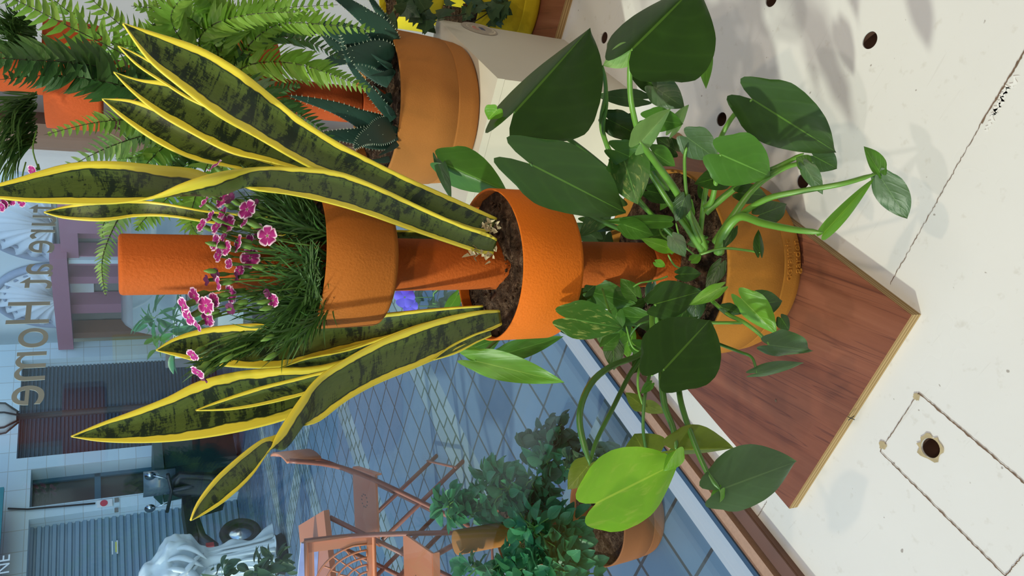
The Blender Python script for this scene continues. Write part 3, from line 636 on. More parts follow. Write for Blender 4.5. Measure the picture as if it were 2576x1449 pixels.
LV = [ # base, tip, D0, D1, w1, w2, mat, opts
 ((1293, 282), (1492, 62), .80, .82, 165, 42, 'pothos_dark', dict(curl=.10)),
 ((1590, 122), (1762, -48), .76, .74, 165, 62, 'pothos_dark', dict(curl=.12, shape=(.5, .4))),
 ((1583, 125), (1516, 165), .77, .80, 26, 34, 'pothos_pale', dict(curl=.05)),
 ((1250, 275), (1226, 302), .81, .83, 26, 22, 'pothos_bright', dict()),
 ((1335, 413), (1592, 545), .78, .84, 80, 88, 'pothos_dark', dict(lobe=.24)),
 ((1118, 412), (1276, 482), 1.12, 1.08, 45, 62, 'pothos_mid', dict(flip=True)),
 ((1100, 400), (1135, 500), 1.13, 1.10, 14, 18, 'pothos_grey', dict()),
 ((1893, 250), (2112, 388), .72, .70, 76, 80, 'pothos_dark', dict(lobe=.2)),
 ((2046, 392), (2108, 425), .74, .73, 34, 36, 'pothos_dark', dict()),
 ((1812, 388), (1944, 446), .72, .71, 68, 74, 'pothos_mid', dict(lobe=.22)),
 ((1612, 358), (1692, 268), .74, .74, 26, 38, 'pothos_pale', dict(curl=.2, flip=True, fold=.5)),
 ((1778, 128), (1776, 222), .80, .80, 22, 16, 'pothos_bright', dict(fold=.5)),
 ((1618, 250), (1498, 240), .86, .88, 24, 22, 'pothos_grey', dict()),
 ((1645, 218), (1722, 272), .82, .80, 36, 40, 'pothos_grey', dict()),
 ((1655, 215), (1585, 190), .84, .85, 26, 26, 'pothos_dark', dict()),
 ((1530, 300), (1625, 350), .86, .84, 34, 36, 'pothos_dark', dict()),
 ((1628, 300), (1722, 312), .80, .79, 30, 34, 'pothos_mid', dict()),
 ((1548, 378), (1660, 428), .84, .82, 34, 38, 'pothos_mid', dict()),
 ((1568, 398), (1604, 512), .84, .82, 56, 60, 'pothos_variegated', dict()),
 ((1728, 345), (1806, 402), .78, .77, 40, 44, 'pothos_grey', dict()),
 ((1690, 330), (1735, 260), .80, .80, 14, 20, 'pothos_pale', dict()),
 ((1830, 440), (1750, 462), .76, .77, 32, 34, 'pothos_dark', dict()),
 ((1860, 440), (1800, 455), .77, .77, 18, 14, 'pothos_variegated', dict()),
 ((1912, 540), (1984, 512), .72, .72, 34, 30, 'pothos_dark', dict()),
 ((1858, 485), (1932, 492), .76, .75, 26, 26, 'pothos_dark', dict()),
 ((2024, 418), (2070, 490), .68, .67, 18, 24, 'pothos_grey', dict()),
 ((2032, 412), (2003, 396), .68, .69, 20, 22, 'pothos_mid', dict()),
 ((2070, 588), (2206, 440), .62, .60, 20, 18, 'pothos_bright', dict(fold=.8, flip=True, lobe=.05)),
 ((2212, 432), (2172, 366), .60, .62, 26, 14, 'pothos_mid', dict()),
 ((2218, 450), (2284, 552), .60, .59, 34, 38, 'pothos_grey', dict(shape=(.42, .5))),
 ((2224, 458), (2215, 428), .60, .60, 10, 10, 'pothos_bright', dict()),
 ((1648, 765), (1768, 732), .82, .80, 46, 50, 'pothos_dark', dict()),
 ((1668, 932), (1790, 800), .74, .74, 98, 92, 'pothos_dark', dict(lobe=.22, shape=(.42, .4))),
 ((1424, 800), (1572, 826), .88, .86, 48, 52, 'pothos_variegated', dict()),
 ((1520, 870), (1560, 838), .90, .89, 22, 18, 'pothos_mid', dict()),
 ((1866, 752), (1955, 842), .74, .72, 28, 44, 'pothos_bright', dict()),
 ((1888, 768), (1972, 756), .76, .75, 36, 36, 'pothos_dark', dict()),
 ((1935, 868), (2048, 882), .70, .69, 26, 44, 'pothos_grey', dict(wave=.07)),
 ((1965, 800), (1986, 832), .72, .72, 20, 16, 'pothos_dark', dict()),
 ((1904, 938), (2028, 912), .70, .69, 12, 20, 'pothos_grey', dict()),
 ((1500, 1266), (1712, 1160), .70, .72, 84, 92, 'pothos_lime', dict(curl=.08, fold=.12, shape=(.38, .36), lobe=.16)),
 ((1482, 1168), (1428, 1232), .76, .77, 34, 32, 'pothos_olive', dict()),
 ((1628, 1150), (1596, 1092), .80, .81, 62, 66, 'pothos_olive', dict(shape=(.6, .3))),
 ((1700, 1132), (1852, 1128), .70, .69, 12, 62, 'pothos_olive', dict()),
 ((1702, 1130), (1668, 1186), .70, .71, 14, 30, 'pothos_bright', dict()),
 ((1812, 1232), (2012, 1158), .66, .65, 62, 80, 'pothos_grey', dict(shape=(.45, .42))),
 ((1812, 1232), (1784, 1276), .66, .67, 14, 18, 'pothos_mid', dict()),
 ((1617, 1022), (1574, 988), .84, .85, 18, 22, 'pothos_olive', dict()),
 ((1620, 1018), (1674, 1040), .84, .84, 16, 18, 'pothos_olive', dict()),
 ((1638, 965), (1612, 990), .80, .8, 12, 12, 'pothos_mid', dict()),
 ((1196, 908), (1420, 962), 1.08, 1.00, 34, 40, 'pothos_bright', dict(fold=.45)),
 ((1212, 905), (1136, 862), 1.08, 1.10, 20, 16, 'pothos_bright', dict()),
 ((1262, 892), (1418, 846), 1.10, 1.05, 26, 26, 'pothos_mid', dict()),
 ((1190, 875), (1260, 850), 1.16, 1.14, 30, 34, 'pothos_mid', dict()),
 ((1150, 745), (1108, 812), 1.16, 1.18, 16, 18, 'pothos_bright', dict()),
 ((1690, 558), (1515, 556), .84, .88, 18, 18, 'pothos_mid', dict(lobe=.03)),
 ((1570, 565), (1645, 592), .86, .84, 30, 26, 'pothos_mid', dict()),
 ((1685, 625), (1612, 600), .82, .84, 16, 18, 'pothos_bright', dict()),
 ((1692, 598), (1724, 646), .80, .79, 22, 24, 'pothos_grey', dict()),
 ((1708, 690), (1766, 688), .80, .79, 20, 20, 'pothos_dark', dict()),
 ((1812, 664), (1775, 730), .78, .79, 18, 22, 'pothos_dark', dict()),
 ((1812, 724), (1732, 768), .77, .80, 18, 20, 'pothos_bright', dict(fold=.5)),
 ((1722, 498), (1700, 560), .80, .82, 22, 24, 'pothos_dark', dict()),
 ((1846, 575), (1820, 625), .76, .77, 16, 14, 'pothos_dark', dict()),
 ((1912, 636), (1908, 575), .72, .73, 10, 16, 'pothos_dark', dict()),
 ((1650, 660), (1675, 672), .82, .82, 10, 12, 'pothos_bright', dict()),
 ((1740, 655), (1765, 640), .80, .80, 14, 12, 'pothos_bright', dict()),
 ((1600, 745), (1560, 700), .9, .92, 22, 24, 'pothos_mid', dict()),
 ((1490, 735), (1600, 765), .98, .94, 34, 38, 'pothos_mid', dict()),
 ((1460, 725), (1440, 800), 1.0, 1.0, 26, 30, 'pothos_dark', dict()),
 ((1620, 800), (1500, 790), .94, .98, 26, 24, 'pothos_mid', dict()),
 ((1640, 715), (1628, 770), .84, .86, 14, 16, 'pothos_dark', dict()),
 ((1820, 775), (1870, 790), .76, .75, 14, 18, 'pothos_dark', dict()),
 ((1500, 600), (1440, 560), 1.05, 1.08, 24, 26, 'pothos_grey', dict()),
 ((1470, 560), (1560, 575), 1.05, 1.0, 18, 22, 'pothos_dark', dict()),
 ((1560, 520), (1480, 500), .95, 1.0, 30, 28, 'pothos_dark', dict()),
 ((1630, 480), (1720, 500), .86, .84, 26, 24, 'pothos_dark', dict()),
 ((1640, 380), (1700, 420), .84, .84, 24, 28, 'pothos_mid', dict()),
 ((1600, 870), (1665, 905), .86, .86, 26, 22, 'pothos_mid', dict()),
 ((1700, 790), (1640, 850), .84, .86, 26, 24, 'pothos_variegated', dict()),
 ((1580, 440), (1530, 400), .90, .92, 30, 26, 'pothos_dark', dict()),
 ((1560, 330), (1600, 280), .88, .88, 30, 26, 'pothos_dark', dict()),
 ((1700, 380), (1650, 345), .86, .88, 24, 26, 'pothos_dark', dict()),
]
for k in range(34):                                       # inner leaves low over the soil
    y = random.choice([random.uniform(470, 610), random.uniform(725, 870), random.uniform(725, 870)]); x = random.uniform(1450, 1640) if k % 3 else random.uniform(1640, 1780)
    a = random.uniform(0, 2 * PI); L_ = random.uniform(40, 85); D = random.uniform(.93, 1.10) if x < 1640 else random.uniform(.86, .92)
    LV.append(((x, y), (x + L_ * math.cos(a), y + L_ * math.sin(a)), D, D + random.uniform(-.03, .03), L_ * .36, L_ * .38, random.choice(['pothos_dark', 'pothos_mid', 'pothos_dark', 'pothos_bright', 'pothos_variegated']), dict(roll=random.uniform(-35, 35))))
for L in LV: heart(po, *L[:7], **L[7])
ST = [
 ([(1516, 165, .80), (1524, 230, .82), (1512, 300, .86), (1520, 350, .88), (1560, 440, .90), (1640, 540, .92)], .0026, .003, 'stem_green'),
 ([(1522, 190, .82), (1526, 260, .84), (1518, 330, .86), (1545, 400, .9), (1600, 500, .92)], .0022, .003, 'stem_green'),
 ([(1590, 122, .76), (1584, 190, .78), (1592, 280, .80), (1630, 400, .84), (1720, 540, .86), (1775, 620, .87)], .0032, .005, 'stem_green'),
 ([(1610, 357, .74), (1650, 410, .78), (1700, 480, .81), (1750, 570, .84), (1772, 625, .86)], .0040, .0062, 'stem_green'),
 ([(1620, 410, .84), (1690, 520, .84), (1740, 590, .85), (1765, 630, .86)], .0035, .005, 'stem_green'),
 ([(1700, 520, .84), (1735, 580, .85), (1765, 625, .86)], .0050, .0065, 'stem_green'),
 ([(1893, 250, .72), (1865, 270, .74), (1832, 310, .77), (1800, 380, .80), (1775, 480, .82), (1760, 600, .85)], .0028, .004, 'stem_green'),
 ([(1812, 388, .72), (1805, 430, .75), (1792, 500, .78), (1775, 520, .80)], .0028, .0045, 'stem_green'),
 ([(1728, 370, .78), (1722, 400, .79), (1726, 480, .80), (1740, 560, .83), (1762, 610, .85)], .002, .003, 'stem_green'),
 ([(2022, 386, .70), (1960, 418, .72), (1890, 448, .75), (1840, 480, .77), (1775, 535, .80)], .0028, .005, 'stem_green'),
 ([(2046, 408, .70), (1980, 420, .71), (1900, 470, .74), (1840, 550, .77), (1800, 610, .80)], .0022, .006, 'stem_green'),
 ([(2205, 437, .60), (2120, 462, .62), (2020, 480, .66), (1930, 500, .70), (1860, 545, .75), (1808, 610, .79)], .0028, .0045, 'stem_green'),
 ([(2070, 585, .62), (2000, 578, .65), (1920, 562, .70), (1860, 545, .74), (1820, 590, .77), (1808, 635, .79)], .0030, .0075, 'stem_green'),
 ([(1912, 636, .72), (1880, 630, .74), (1820, 625, .77), (1760, 640, .80)], .0014, .002, 'stem_green'),
 ([(1670, 932, .74), (1652, 880, .78), (1642, 840, .82), (1640, 790, .84)], .003, .004, 'stem_green'),
 ([(1648, 765, .82), (1650, 800, .84), (1670, 850, .86)], .0028, .0035, 'stem_green'),
 ([(1484, 1168, .72), (1460, 1080, .73), (1462, 1020, .74), (1490, 960, .77), (1540, 920, .80), (1608, 893, .84), (1650, 850, .86)], .0038, .0042, 'stem_dark'),
 ([(1482, 1172, .76), (1500, 1110, .77), (1540, 1030, .78), (1580, 950, .82), (1612, 900, .84), (1640, 850, .86)], .0024, .0038, 'stem_dark'),
 ([(1617, 1020, .84), (1606, 980, .84), (1606, 940, .84), (1622, 880, .85)], .0016, .002, 'stem_green'),
 ([(1628, 1148, .80), (1618, 1080, .80), (1622, 1000, .80), (1638, 925, .82), (1650, 860, .84)], .002, .0026, 'stem_dark'),
 ([(1700, 1130, .70), (1694, 1080, .71), (1672, 1020, .73), (1665, 950, .75), (1668, 900, .80)], .0034, .0045, 'stem_dark'),
 ([(1812, 1232, .66), (1780, 1190, .67), (1745, 1110, .69), (1715, 1020, .72), (1705, 960, .75), (1690, 880, .8)], .003, .004, 'stem_dark'),
 ([(1904, 938, .70), (1892, 900, .71), (1860, 885, .73), (1800, 862, .77), (1750, 840, .80)], .0016, .0024, 'stem_dark'),
 ([(1935, 868, .70), (1910, 840, .71), (1870, 810, .73), (1830, 790, .76), (1790, 755, .79)], .0022, .003, 'stem_green'),
 ([(1870, 812, .73), (1820, 812, .76), (1780, 812, .78)], .002, .0022, 'stem_green'),
 ([(1575, 820, .86), (1590, 870, .86), (1612, 885, .86)], .0014, .0016, 'stem_green'),
 ([(1582, 870, .88), (1588, 840, .88), (1610, 815, .86), (1640, 805, .86)], .0014, .0016, 'stem_dark'),
 ([(1515, 725, .92), (1525, 760, .9), (1540, 800, .88)], .0016, .0018, 'stem_green'),
 ([(1592, 722, .86), (1610, 712, .84), (1650, 705, .83), (1680, 695, .82)], .0012, .0014, 'stem_green'),
 ([(1655, 560, .86), (1665, 590, .85), (1690, 612, .83), (1690, 640, .83)], .0012, .0014, 'stem_green'),
 ([(1700, 560, .82), (1715, 610, .82), (1745, 640, .82)], .0012, .0014, 'stem_green'),
 ([(1680, 640, .82), (1700, 670, .82), (1740, 682, .82)], .0012, .0014, 'stem_green'),
 ([(1335, 413, .78), (1400, 480, .86), (1480, 540, .92), (1620, 600, .93), (1700, 620, .92)], .003, .004, 'stem_dark'),
 ([(1293, 282, .80), (1400, 330, .86), (1520, 420, .90), (1620, 520, .92), (1700, 600, .92)], .003, .004, 'stem_dark'),
 ([(1196, 908, 1.08), (1260, 850, 1.12), (1400, 760, 1.12), (1580, 720, 1.10)], .003, .0035, 'stem_green'),
 ([(1118, 412, 1.12), (1250, 470, 1.15), (1430, 560, 1.15), (1600, 640, 1.10)], .0025, .003, 'stem_green'),
 ([(1640, 945, .8), (1650, 850, .84), (1665, 800, .86)], .004, .0055, 'stem_green'),
]
for pts, r0, r1, mt in ST: stem(po, pts, r0, r1, mt)
# ------------------------------------------------------------------ pinks (small magenta flowers) in the top pot
SZ = TH + 0.644 + 0.078
dp = thing('dianthus_plant', Z(800, 690, SZ), 'clump of magenta pinks with grassy leaves in the top pot of the near tower', 'plant')
mb = MB()
def blade(mb, pts, w, n=7):
    Q = [Vector(p) for p in catmull(pts, n)]; rows = []
    for i, q in enumerate(Q):
        t = (Q[min(i + 1, n - 1)] - Q[max(i - 1, 0)]).normalized(); s = t.cross(VD)
        s = s.normalized() if s.length > 1e-5 else Vector((1, 0, 0)); k = w * (1 - (i / (n - 1)) ** 2.2) * (0.6 + 0.4 * min(1, i / 2))
        rows.append([q - s * k / 2, q + VD * k * 0.25, q + s * k / 2])
    mb.grid(rows)
def sprout(mb, root, tip, w, sag=0.0):
    m_ = root.lerp(tip, .5) + Vector((0, 0, sag)); blade(mb, [root, m_, tip], w)
def gpt(x, y, D): return P(x, y, D)
UPV = Vector((0, 0, 1)); TP = Vector((TC.x, TC.y, SZ))
for k in range(64):
    a = random.uniform(-PI * 1.02, PI * .06) if k % 5 else random.uniform(0, 2 * PI); rr = random.uniform(.045, .074)
    root = TP + Vector((math.cos(a) * rr, math.sin(a) * rr, -.002)); outv = Vector((math.cos(a), math.sin(a), 0))
    lf = 1 + .7 * max(0, -math.cos(a)); ax = (UPV + outv * random.uniform(.1, .55) * lf + Vector((random.gauss(0, .15), random.gauss(0, .15), 0))).normalized(); Ls = random.uniform(.045, .115)
    for j in range(19):
        f_ = j / 18; p = root + ax * Ls * f_ * .8; q_ = ax.orthogonal().normalized(); q_ = Matrix.Rotation(j * 2.4 + random.random(), 3, ax) @ q_
        sp_ = random.uniform(.25, .75) * (1.1 - .6 * f_); d = (ax + q_ * sp_).normalized(); L_ = random.uniform(.028, .055); tip = p + d * L_ + q_ * L_ * .18
        blade(mb, [p, p + d * L_ * .5, tip], random.uniform(.0018, .0032), 6)
for k in range(260):                                     # sprays hanging out to the window side
    t = random.random(); x0 = 770 - 250 * t; y0 = 800 + 110 * t; D = .95
    root = gpt(x0 + random.uniform(-15, 25), y0 + random.uniform(-25, 15), D)
    tip = gpt(x0 - random.uniform(30, 80), y0 + random.uniform(0, 60), D + random.uniform(-.03, .03)); sprout(mb, root, tip, random.uniform(.0016, .0028))
for k in range(80):
    root = gpt(800 + random.uniform(-10, 10), random.uniform(640, 760), .915); tip = gpt(random.uniform(740, 815), random.uniform(600, 780), .905); sprout(mb, root, tip, random.uniform(.002, .0036), .004)
tag(mb.build('foliage', M['grass_green'], dp), kind='stuff')
def c4(x, y): return (400 + x * .4139, 380 + y * .4139)
FL = [(385, 300, 1.0), (535, 355, 1.15), (525, 420, .95), (415, 440, 1.05), (350, 455, .95), (318, 400, .7), (280, 315, .7), (258, 450, .8), (340, 555, 1.0), (395, 515, .8), (410, 590, .85), (360, 630, .85), (480, 562, 1.0), (600, 490, .95), (658, 515, 1.15), (555, 545, .75), (555, 650, 1.2), (430, 685, .6), (490, 725, .8), (480, 765, .7), (350, 750, .7), (360, 805, .85), (295, 785, .6), (213, 880, .95), (150, 940, 1.05), (285, 940, 1.05), (335, 905, .85), (435, 870, 1.05), (440, 955, .7), (180, 1010, 1.0), (295, 1020, .95), (232, 1060, .8), (205, 1240, .8), (235, 1345, .9), (268, 1375, .7), (340, 88, .9), (298, 250, .7), (435, 290, .7), (385, 375, .8), (590, 322, .6), (660, 862, .5), (692, 908, .8)]
WHITISH = {40, 41, 32}
def flower(parent, p, size, facing, open_=1.0, mat='pink_petal', tgt=None, stem_w=.0011, n=5, pa=None):
    fz = facing.normalized(); fx = fz.orthogonal().normalized(); fy = fz.cross(fx); mb = MB(); a0 = random.uniform(0, 6)
    for k in range(n):
        a = a0 + 2 * PI * k / n; d = fx * math.cos(a) + fy * math.sin(a); s = fz.cross(d); rows = []; uvs = []
        for i in range(6):
            u = i / 5; r = size * (0.08 + 0.92 * u); w = size * (0.10 + 0.44 * math.sin(PI * min(1, u * .62 + .04))) * (1 if u < .99 else .8)
            rows.append([p + d * r * (1 - .05 * abs(v) * (u > .9)) + s * v * w * .9 + fz * (size * (.35 * (1 - open_) * u + .12 * u * u - .15 * (v * v) * u + random.uniform(-.02, .02) * (u > .9))) for v in (-1, -.5, 0, .5, 1)])
            uvs.append([((v + 1) / 2, u) for v in (-1, -.5, 0, .5, 1)])
        mb.grid(rows, uvs)
    o = mb.build('flower', M[mat], parent)
    tg = tgt if tgt is not None else p - fz * .03
    cb = p - fz * size * 1.3; m = MB()
    m.tube([p, p - fz * size * .3, cb, cb + (tg - cb) * .12], [.0013, .0030 * size / .0095, .0034 * size / .0095, .0012], 8)
    mid = cb.lerp(tg, .5) + Vector((0, 0, .006)); Q = catmull([cb, mid, tg], 8); m.tube([Vector(q) for q in Q], stem_w, 5)
    m.build('calyx_stem', M['bud_green'], o); return o
for i, (x, y, s) in enumerate(FL):
    X_, Y_ = c4(x, y); D = random.uniform(.885, .93); p = P(X_, Y_, D)
    tox = (P(X_ - 60, Y_ + (Y_ - 680) * .25, D) - p).normalized()
    toc = (CAM - p).normalized(); k = {16: 1.6, 14: 1.5, 3: .9, 1: .9, 25: 1.0, 40: .8, 41: 1}.get(i, random.uniform(.1, .7))
    tg = P(min(780, X_ + 130), 680 + (Y_ - 680) * .72, D + .02)
    sz = .0105 * s
    if s <= .75 and i not in (41, 32): flower(dp, p, sz, (tox + toc * k), .35, 'petal_plum' if random.random() < .6 else 'pink_petal', tg)
    else: flower(dp, p, sz, (tox + toc * k), 1.0, 'pink_petal', tg)
for k in range(18):
    x, y = random.uniform(540, 700), random.uniform(500, 900); p = P(x, y, .90); q = P(x - 34, y + (y - 690) * .1, .895); m = MB()
    m.tube([p, p.lerp(q, .2), p.lerp(q, .6), q], [.001, .0028, .0030, .0006], 7); m.build('flower_bud', M['bud_green'], dp)
# ------------------------------------------------------------------ street ground
gmb = MB(); gmb.box(IN(2, 9.0, G - 0.03), (14, 7.98, 0.03), RIN); go = gmb.build('floor_3', M['street_pavers'], None, IN(0, 0, 0))
me = go.data
for v in me.vertices: v.co = RIN.transposed() @ v.co
go.rotation_euler = (0, 0, -AZ + PI / 2); 
_c = Matrix((DD, NN, Vector((0, 0, 1)))).transposed(); go.rotation_euler = _c.to_euler(); tag(go, kind='structure')
# ------------------------------------------------------------------ buildings across the street
def frame_of(o, azd):
    a = math.radians(azd); u = Vector((math.sin(a), math.cos(a), 0)); n = Vector((-u.y, u.x, 0)); return o, u, n, Matrix((u, n, Vector((0, 0, 1)))).transposed()
FA = frame_of(Vector((-2.137, 11.137, 0)), 50); FB_ = frame_of(Vector((-0.686, 12.355, 0)), 147)
def fbox(mb, f, s0, s1, t0, t1, z0, z1, mi=0):
    o, u, n, R = f; mb.box(o + u * (s0 + s1) / 2 + n * (t0 + t1) / 2 + Vector((0, 0, (z0 + z1) / 2)), (abs(s1 - s0) / 2, abs(t1 - t0) / 2, abs(z1 - z0) / 2), R, mi)
def fpx(f, x, y):
    o, u, n, R = f; p = plane_hit(x, y, o, n); return (p - o).dot(u), p.z
def frect(f, x0, x1, y0, y1):                            # from the photograph to metres on the facade
    xm, ym = (x0 + x1) / 2, (y0 + y1) / 2
    return fpx(f, xm, y1)[0], fpx(f, xm, y0)[0], fpx(f, x1, ym)[1], fpx(f, x0, ym)[1]
def fwall(mb, f, S, z0, z1, t0, t1, holes_):
    # wall slab between S[0]..S[1] with rectangular openings (sorted by s)
    s = S[0]
    for (a, b, za, zb) in holes_:
        if a > s: fbox(mb, f, s, a, t0, t1, z0, z1)
        if zb < z1: fbox(mb, f, a, b, t0, t1, zb, z1)
        if za > z0: fbox(mb, f, a, b, t0, t1, z0, za)
        s = b
    if S[1] > s: fbox(mb, f, s, S[1], t0, t1, z0, z1)
s1, s2, _, z2 = frect(FA, 42, 520, 1140, 905); 
sh1 = (fpx(FA, 60, 1152)[0], fpx(FA, 60, 906)[0] , G, 1.96)
dr = (fpx(FA, 75, 1276)[0], fpx(FA, 75, 1182)[0], G, 1.80)
sh2 = (fpx(FA, 65, 1600)[0], fpx(FA, 65, 1308)[0], G, 1.80)
b1 = thing('shop_building', FA[0] + Vector((0, 0, G)), 'white tiled shop front across the street with two closed roller shutters', 'building')
m = MB(); fwall(m, FA, (sh2[0] - 3, 1.93), G, 6.0, 0, 0.34, [sh2, dr, sh1]); fbox(m, FA, sh2[0] - 3, 1.93, 0.6, 0.7, G, 6.0); m.build('wall', M['white_wall_tiles'], b1)
def roller(f, r, t, pitch, mat, parent, amp):
    m = MB(); o, u, n, R = f; rows = []; z = r[2]; k = 0
    while z < r[3]:
        for dz, dt in ((0, 0), (pitch * .12, -amp), (pitch * .55, -amp * 1.15), (pitch * .72, 0.0), (pitch * .98, 0.0)):
            rows.append([o + u * r[0] + n * (t + dt) + Vector((0, 0, z + dz)), o + u * r[1] + n * (t + dt) + Vector((0, 0, z + dz))])
        z += pitch
    m.grid(rows, sm=False); return m.build('roller_shutter', mat, parent, solid=0.004)
roller(FA, sh1, 0.20, 0.046, M['shutter_slat_dark'], b1, 0.024)
rs2 = roller(FA, (sh2[0], sh2[1], G, 1.80), 0.26, 0.080, M['shutter_slat_grey'], b1, 0.045)
m = MB(); fbox(m, FA, sh1[0], sh1[1], 0.13, 0.155, G, G + 0.08); m.build('shutter_bar', M['blue_grey_paint'], b1)
dm = MB(); fbox(dm, FA, dr[0], dr[1], 0.31, 0.33, G, dr[3]); dor = dm.build('shop_door', M['dark_glass'], b1)
m = MB(); fbox(m, FA, dr[0], dr[1], 0.27, 0.31, 1.05, 1.12); fbox(m, FA, dr[1] - 0.05, dr[1], 0.27, 0.31, G, dr[3]); m.build('door_bar', M['blue_grey_paint'], dor)
def panel(name, f, x0, x1, y0, y1, mat, parent, t=-0.02, th=0.02):
    r = frect(f, x0, x1, y0, y1); m = MB(); fbox(m, f, r[0], r[1], t, t + th, r[2], r[3]); return m.build(name, M[mat], parent), r
np_, r = panel('no_parking_sign', FA, 244, 283, 1259, 1276, 'paper_white', b1, -0.02, 0.015)
m = MB(); o, u, n, R = FA; cc = o + u * (r[0] + r[1]) / 2 + Vector((0, 0, r[3] - 0.075)) - n * 0.024
rw = [[cc + (u * math.cos(a) + Vector((0, 0, 1)) * math.sin(a)) * q for a in [2 * PI * k / 24 for k in range(24)]] for q in (0.0, 0.042)]
m.grid(rw, close=True, sm=False); m.build('red_mark', M['no_parking_red'], np_)
panel('meter_cover', FA, 288, 298, 1254, 1264, 'grey_glass', b1); panel('meter_cover', FA, 288, 298, 1279, 1289, 'grey_glass', b1)
m = MB(); Q = [FA[0] + FA[1] * fpx(FA, x, y)[0] + Vector((0, 0, fpx(FA, x, y)[1])) - FA[2] * 0.02 for x, y in ((20, 1281), (70, 1283), (150, 1276), (240, 1268))]
m.tube(Q, 0.012, 6); m.build('cable', M['rubber_black'], b1)
panel('notice', FA, 281, 297, 1341, 1375, 'paper_white', b1, 0.215, 0.004); panel('notice_panel', FA, 284, 294, 1345, 1371, 'note_yellow', b1, 0.211, 0.003)
aw = MB(); ro = frect(FA, -60, 14, 1286, 1500); fbox(aw, FA, ro[0] - 1.2, ro[1], -0.55, -0.5, fpx(FA, 14, 1400)[1], fpx(FA, 14, 1400)[1] + 0.5); av = aw.build('awning_valance', M['teal_paint'], b1)
aw = MB(); fbox(aw, FA, ro[0] - 1.2, ro[1] + 0.08, -0.6, 0.0, fpx(FA, 3, 1400)[1] + 0.10, fpx(FA, 3, 1400)[1] + 0.6); aw.build('awning_box', M['red_paint'], av)
# pink framed corner shop with arched upper windows
b2 = thing('corner_building', FB_[0] + Vector((0, 0, G)), 'corner building with pink wooden shop front and white arched upper windows', 'building')
f = FB_
m = MB(); fbox(m, f, -0.9, 9, 0.35, 0.5, G, 6); m.build('wall', M['white_stucco'], b2)
m = MB(); fbox(m, f, -0.5, 9, 0.22, 0.24, G, 1.45); gl = m.build('shop_window', M['grey_glass'], b2)
m = MB(); fbox(m, f, 0.06, 2.22, -0.12, 0.1, 1.36, 1.54); fbox(m, f, 2.1, 9, -0.02, 0.1, 1.24, 1.42); m.build('fascia', M['pink_painted_wood'], b2)
def px_s(yc): return fpx(f, 170, 490 + yc * .2692)[0]
for a, b_ in ((1030, 1112), (768, 832), (618, 660), (570, 580)):
    m = MB(); fbox(m, f, px_s(b_), px_s(a), 0.0, 0.2, G, 1.4); m.build('window_frame', M['pink_painted_wood'], b2)
m = MB(); fbox(m, f, px_s(612), px_s(578), -0.05, 0.1, G, 1.35); m.build('pillar', M['white_stucco'], b2)
m = MB(); fbox(m, f, px_s(1345), px_s(1295), 0.0, 0.2, G, 1.36); m.build('window_frame', M['brown_ledge'], b2)
m = MB(); fbox(m, f, px_s(280) , px_s(250) + 3, -0.12, 0.2, G, 1.34); fbox(m, f, px_s(520), px_s(420), 0.18, 0.21, 0.5, 1.3); m.build('window_frame', M['pink_painted_wood'], b2)
for x0, x1, y0, y1, mt in ((172, 236, 716, 767, 'paper_white'), (168, 300, 670, 694, 'pale_curtain'), (175, 192, 585, 600, 'paper_white'), (224, 268, 566, 588, 'poster_blue'), (226, 268, 592, 622, 'poster_blue'), (274, 300, 590, 620, 'poster_blue'), (316, 360, 792, 822, 'poster_blue'), (232, 240, 855, 862, 'paper_white'), (262, 270, 852, 864, 'paper_white'), (330, 350, 852, 858, 'paper_white')):
    r = frect(f, x0, x1, y0, y1); m = MB(); fbox(m, f, r[0], r[1], 0.19, 0.21, r[2], r[3]); m.build('window_poster' if mt == 'poster_blue' else 'blind', M[mt], b2)
def arch(sc0, r, zc):
    o, u, n, R = f; 
    def pt(a, q, t): return o + u * (sc0 + math.cos(a) * q) + Vector((0, 0, zc + math.sin(a) * q)) + n * t
    m = MB(); m.tube([pt(PI * k / 28, r, 0.30) for k in range(29)], 0.05, 8); m.tube([pt(PI * k / 28, r * .86, 0.30) for k in range(29)], 0.02, 6); w = m.build('arch_frame', M['arch_frame_grey'], b2)
    m = MB(); rows = []
    for i in range(3): rows.append([pt(PI * k / 40, r * (0.02 + .48 * i), 0.28 + 0.03 * math.sin(k * 1.9) + .01 * math.sin(k * 5.1)) for k in range(41)])
    m.grid(rows); m.build('curtain', M['pale_curtain'], w, solid=0.003)
for c in (0.75, 2.35, 3.95): arch(c, 0.72, 1.5)
def ground_thing(x, y): return Z(x, y, G)
# van
vp = Vector((0.42, 6.75, G)); van = thing('parked_van', vp, 'grey van parked in the street before the pink corner shop', 'car')
def vrow(y, w, z): return [vp + Vector((sx * w, y, z)) for sx in (-1, -0.96, -.5, 0, .5, 0.96, 1)]
VZ = .72
prof = [(0.0, .86, .28), (-.02, .88, .45), (0.0, .90, .70), (0.06, .91, .95), (0.35, .90, 1.12), (0.62, .88, 1.22), (1.35, .78, 1.82), (1.6, .76, 1.88), (3.2, .78, 1.90), (4.2, .80, 1.86), (4.3, .85, 1.2), (4.35, .86, .4)]
prof = [(a, b, c * VZ) for a, b, c in prof]
m = MB(); rows = []
for y, w, z in prof:
    rows.append([vp + Vector((sx * w, y + (0.12 * abs(sx) ** 3 if y < .7 else 0), z - (0.04 if abs(sx) > .95 else 0))) for sx in (-1, -0.92, -.5, 0, .5, 0.92, 1)])
m.grid(rows); 
for sx in (-1, 1):
    rr = [[vp + Vector((sx * w, y + (.12 if y < .7 else 0), z - .04)), vp + Vector((sx * .90, y, .2))] for y, w, z in prof[:-1]]
    m.grid(rr)
m.build('body', M['car_paint'], van)
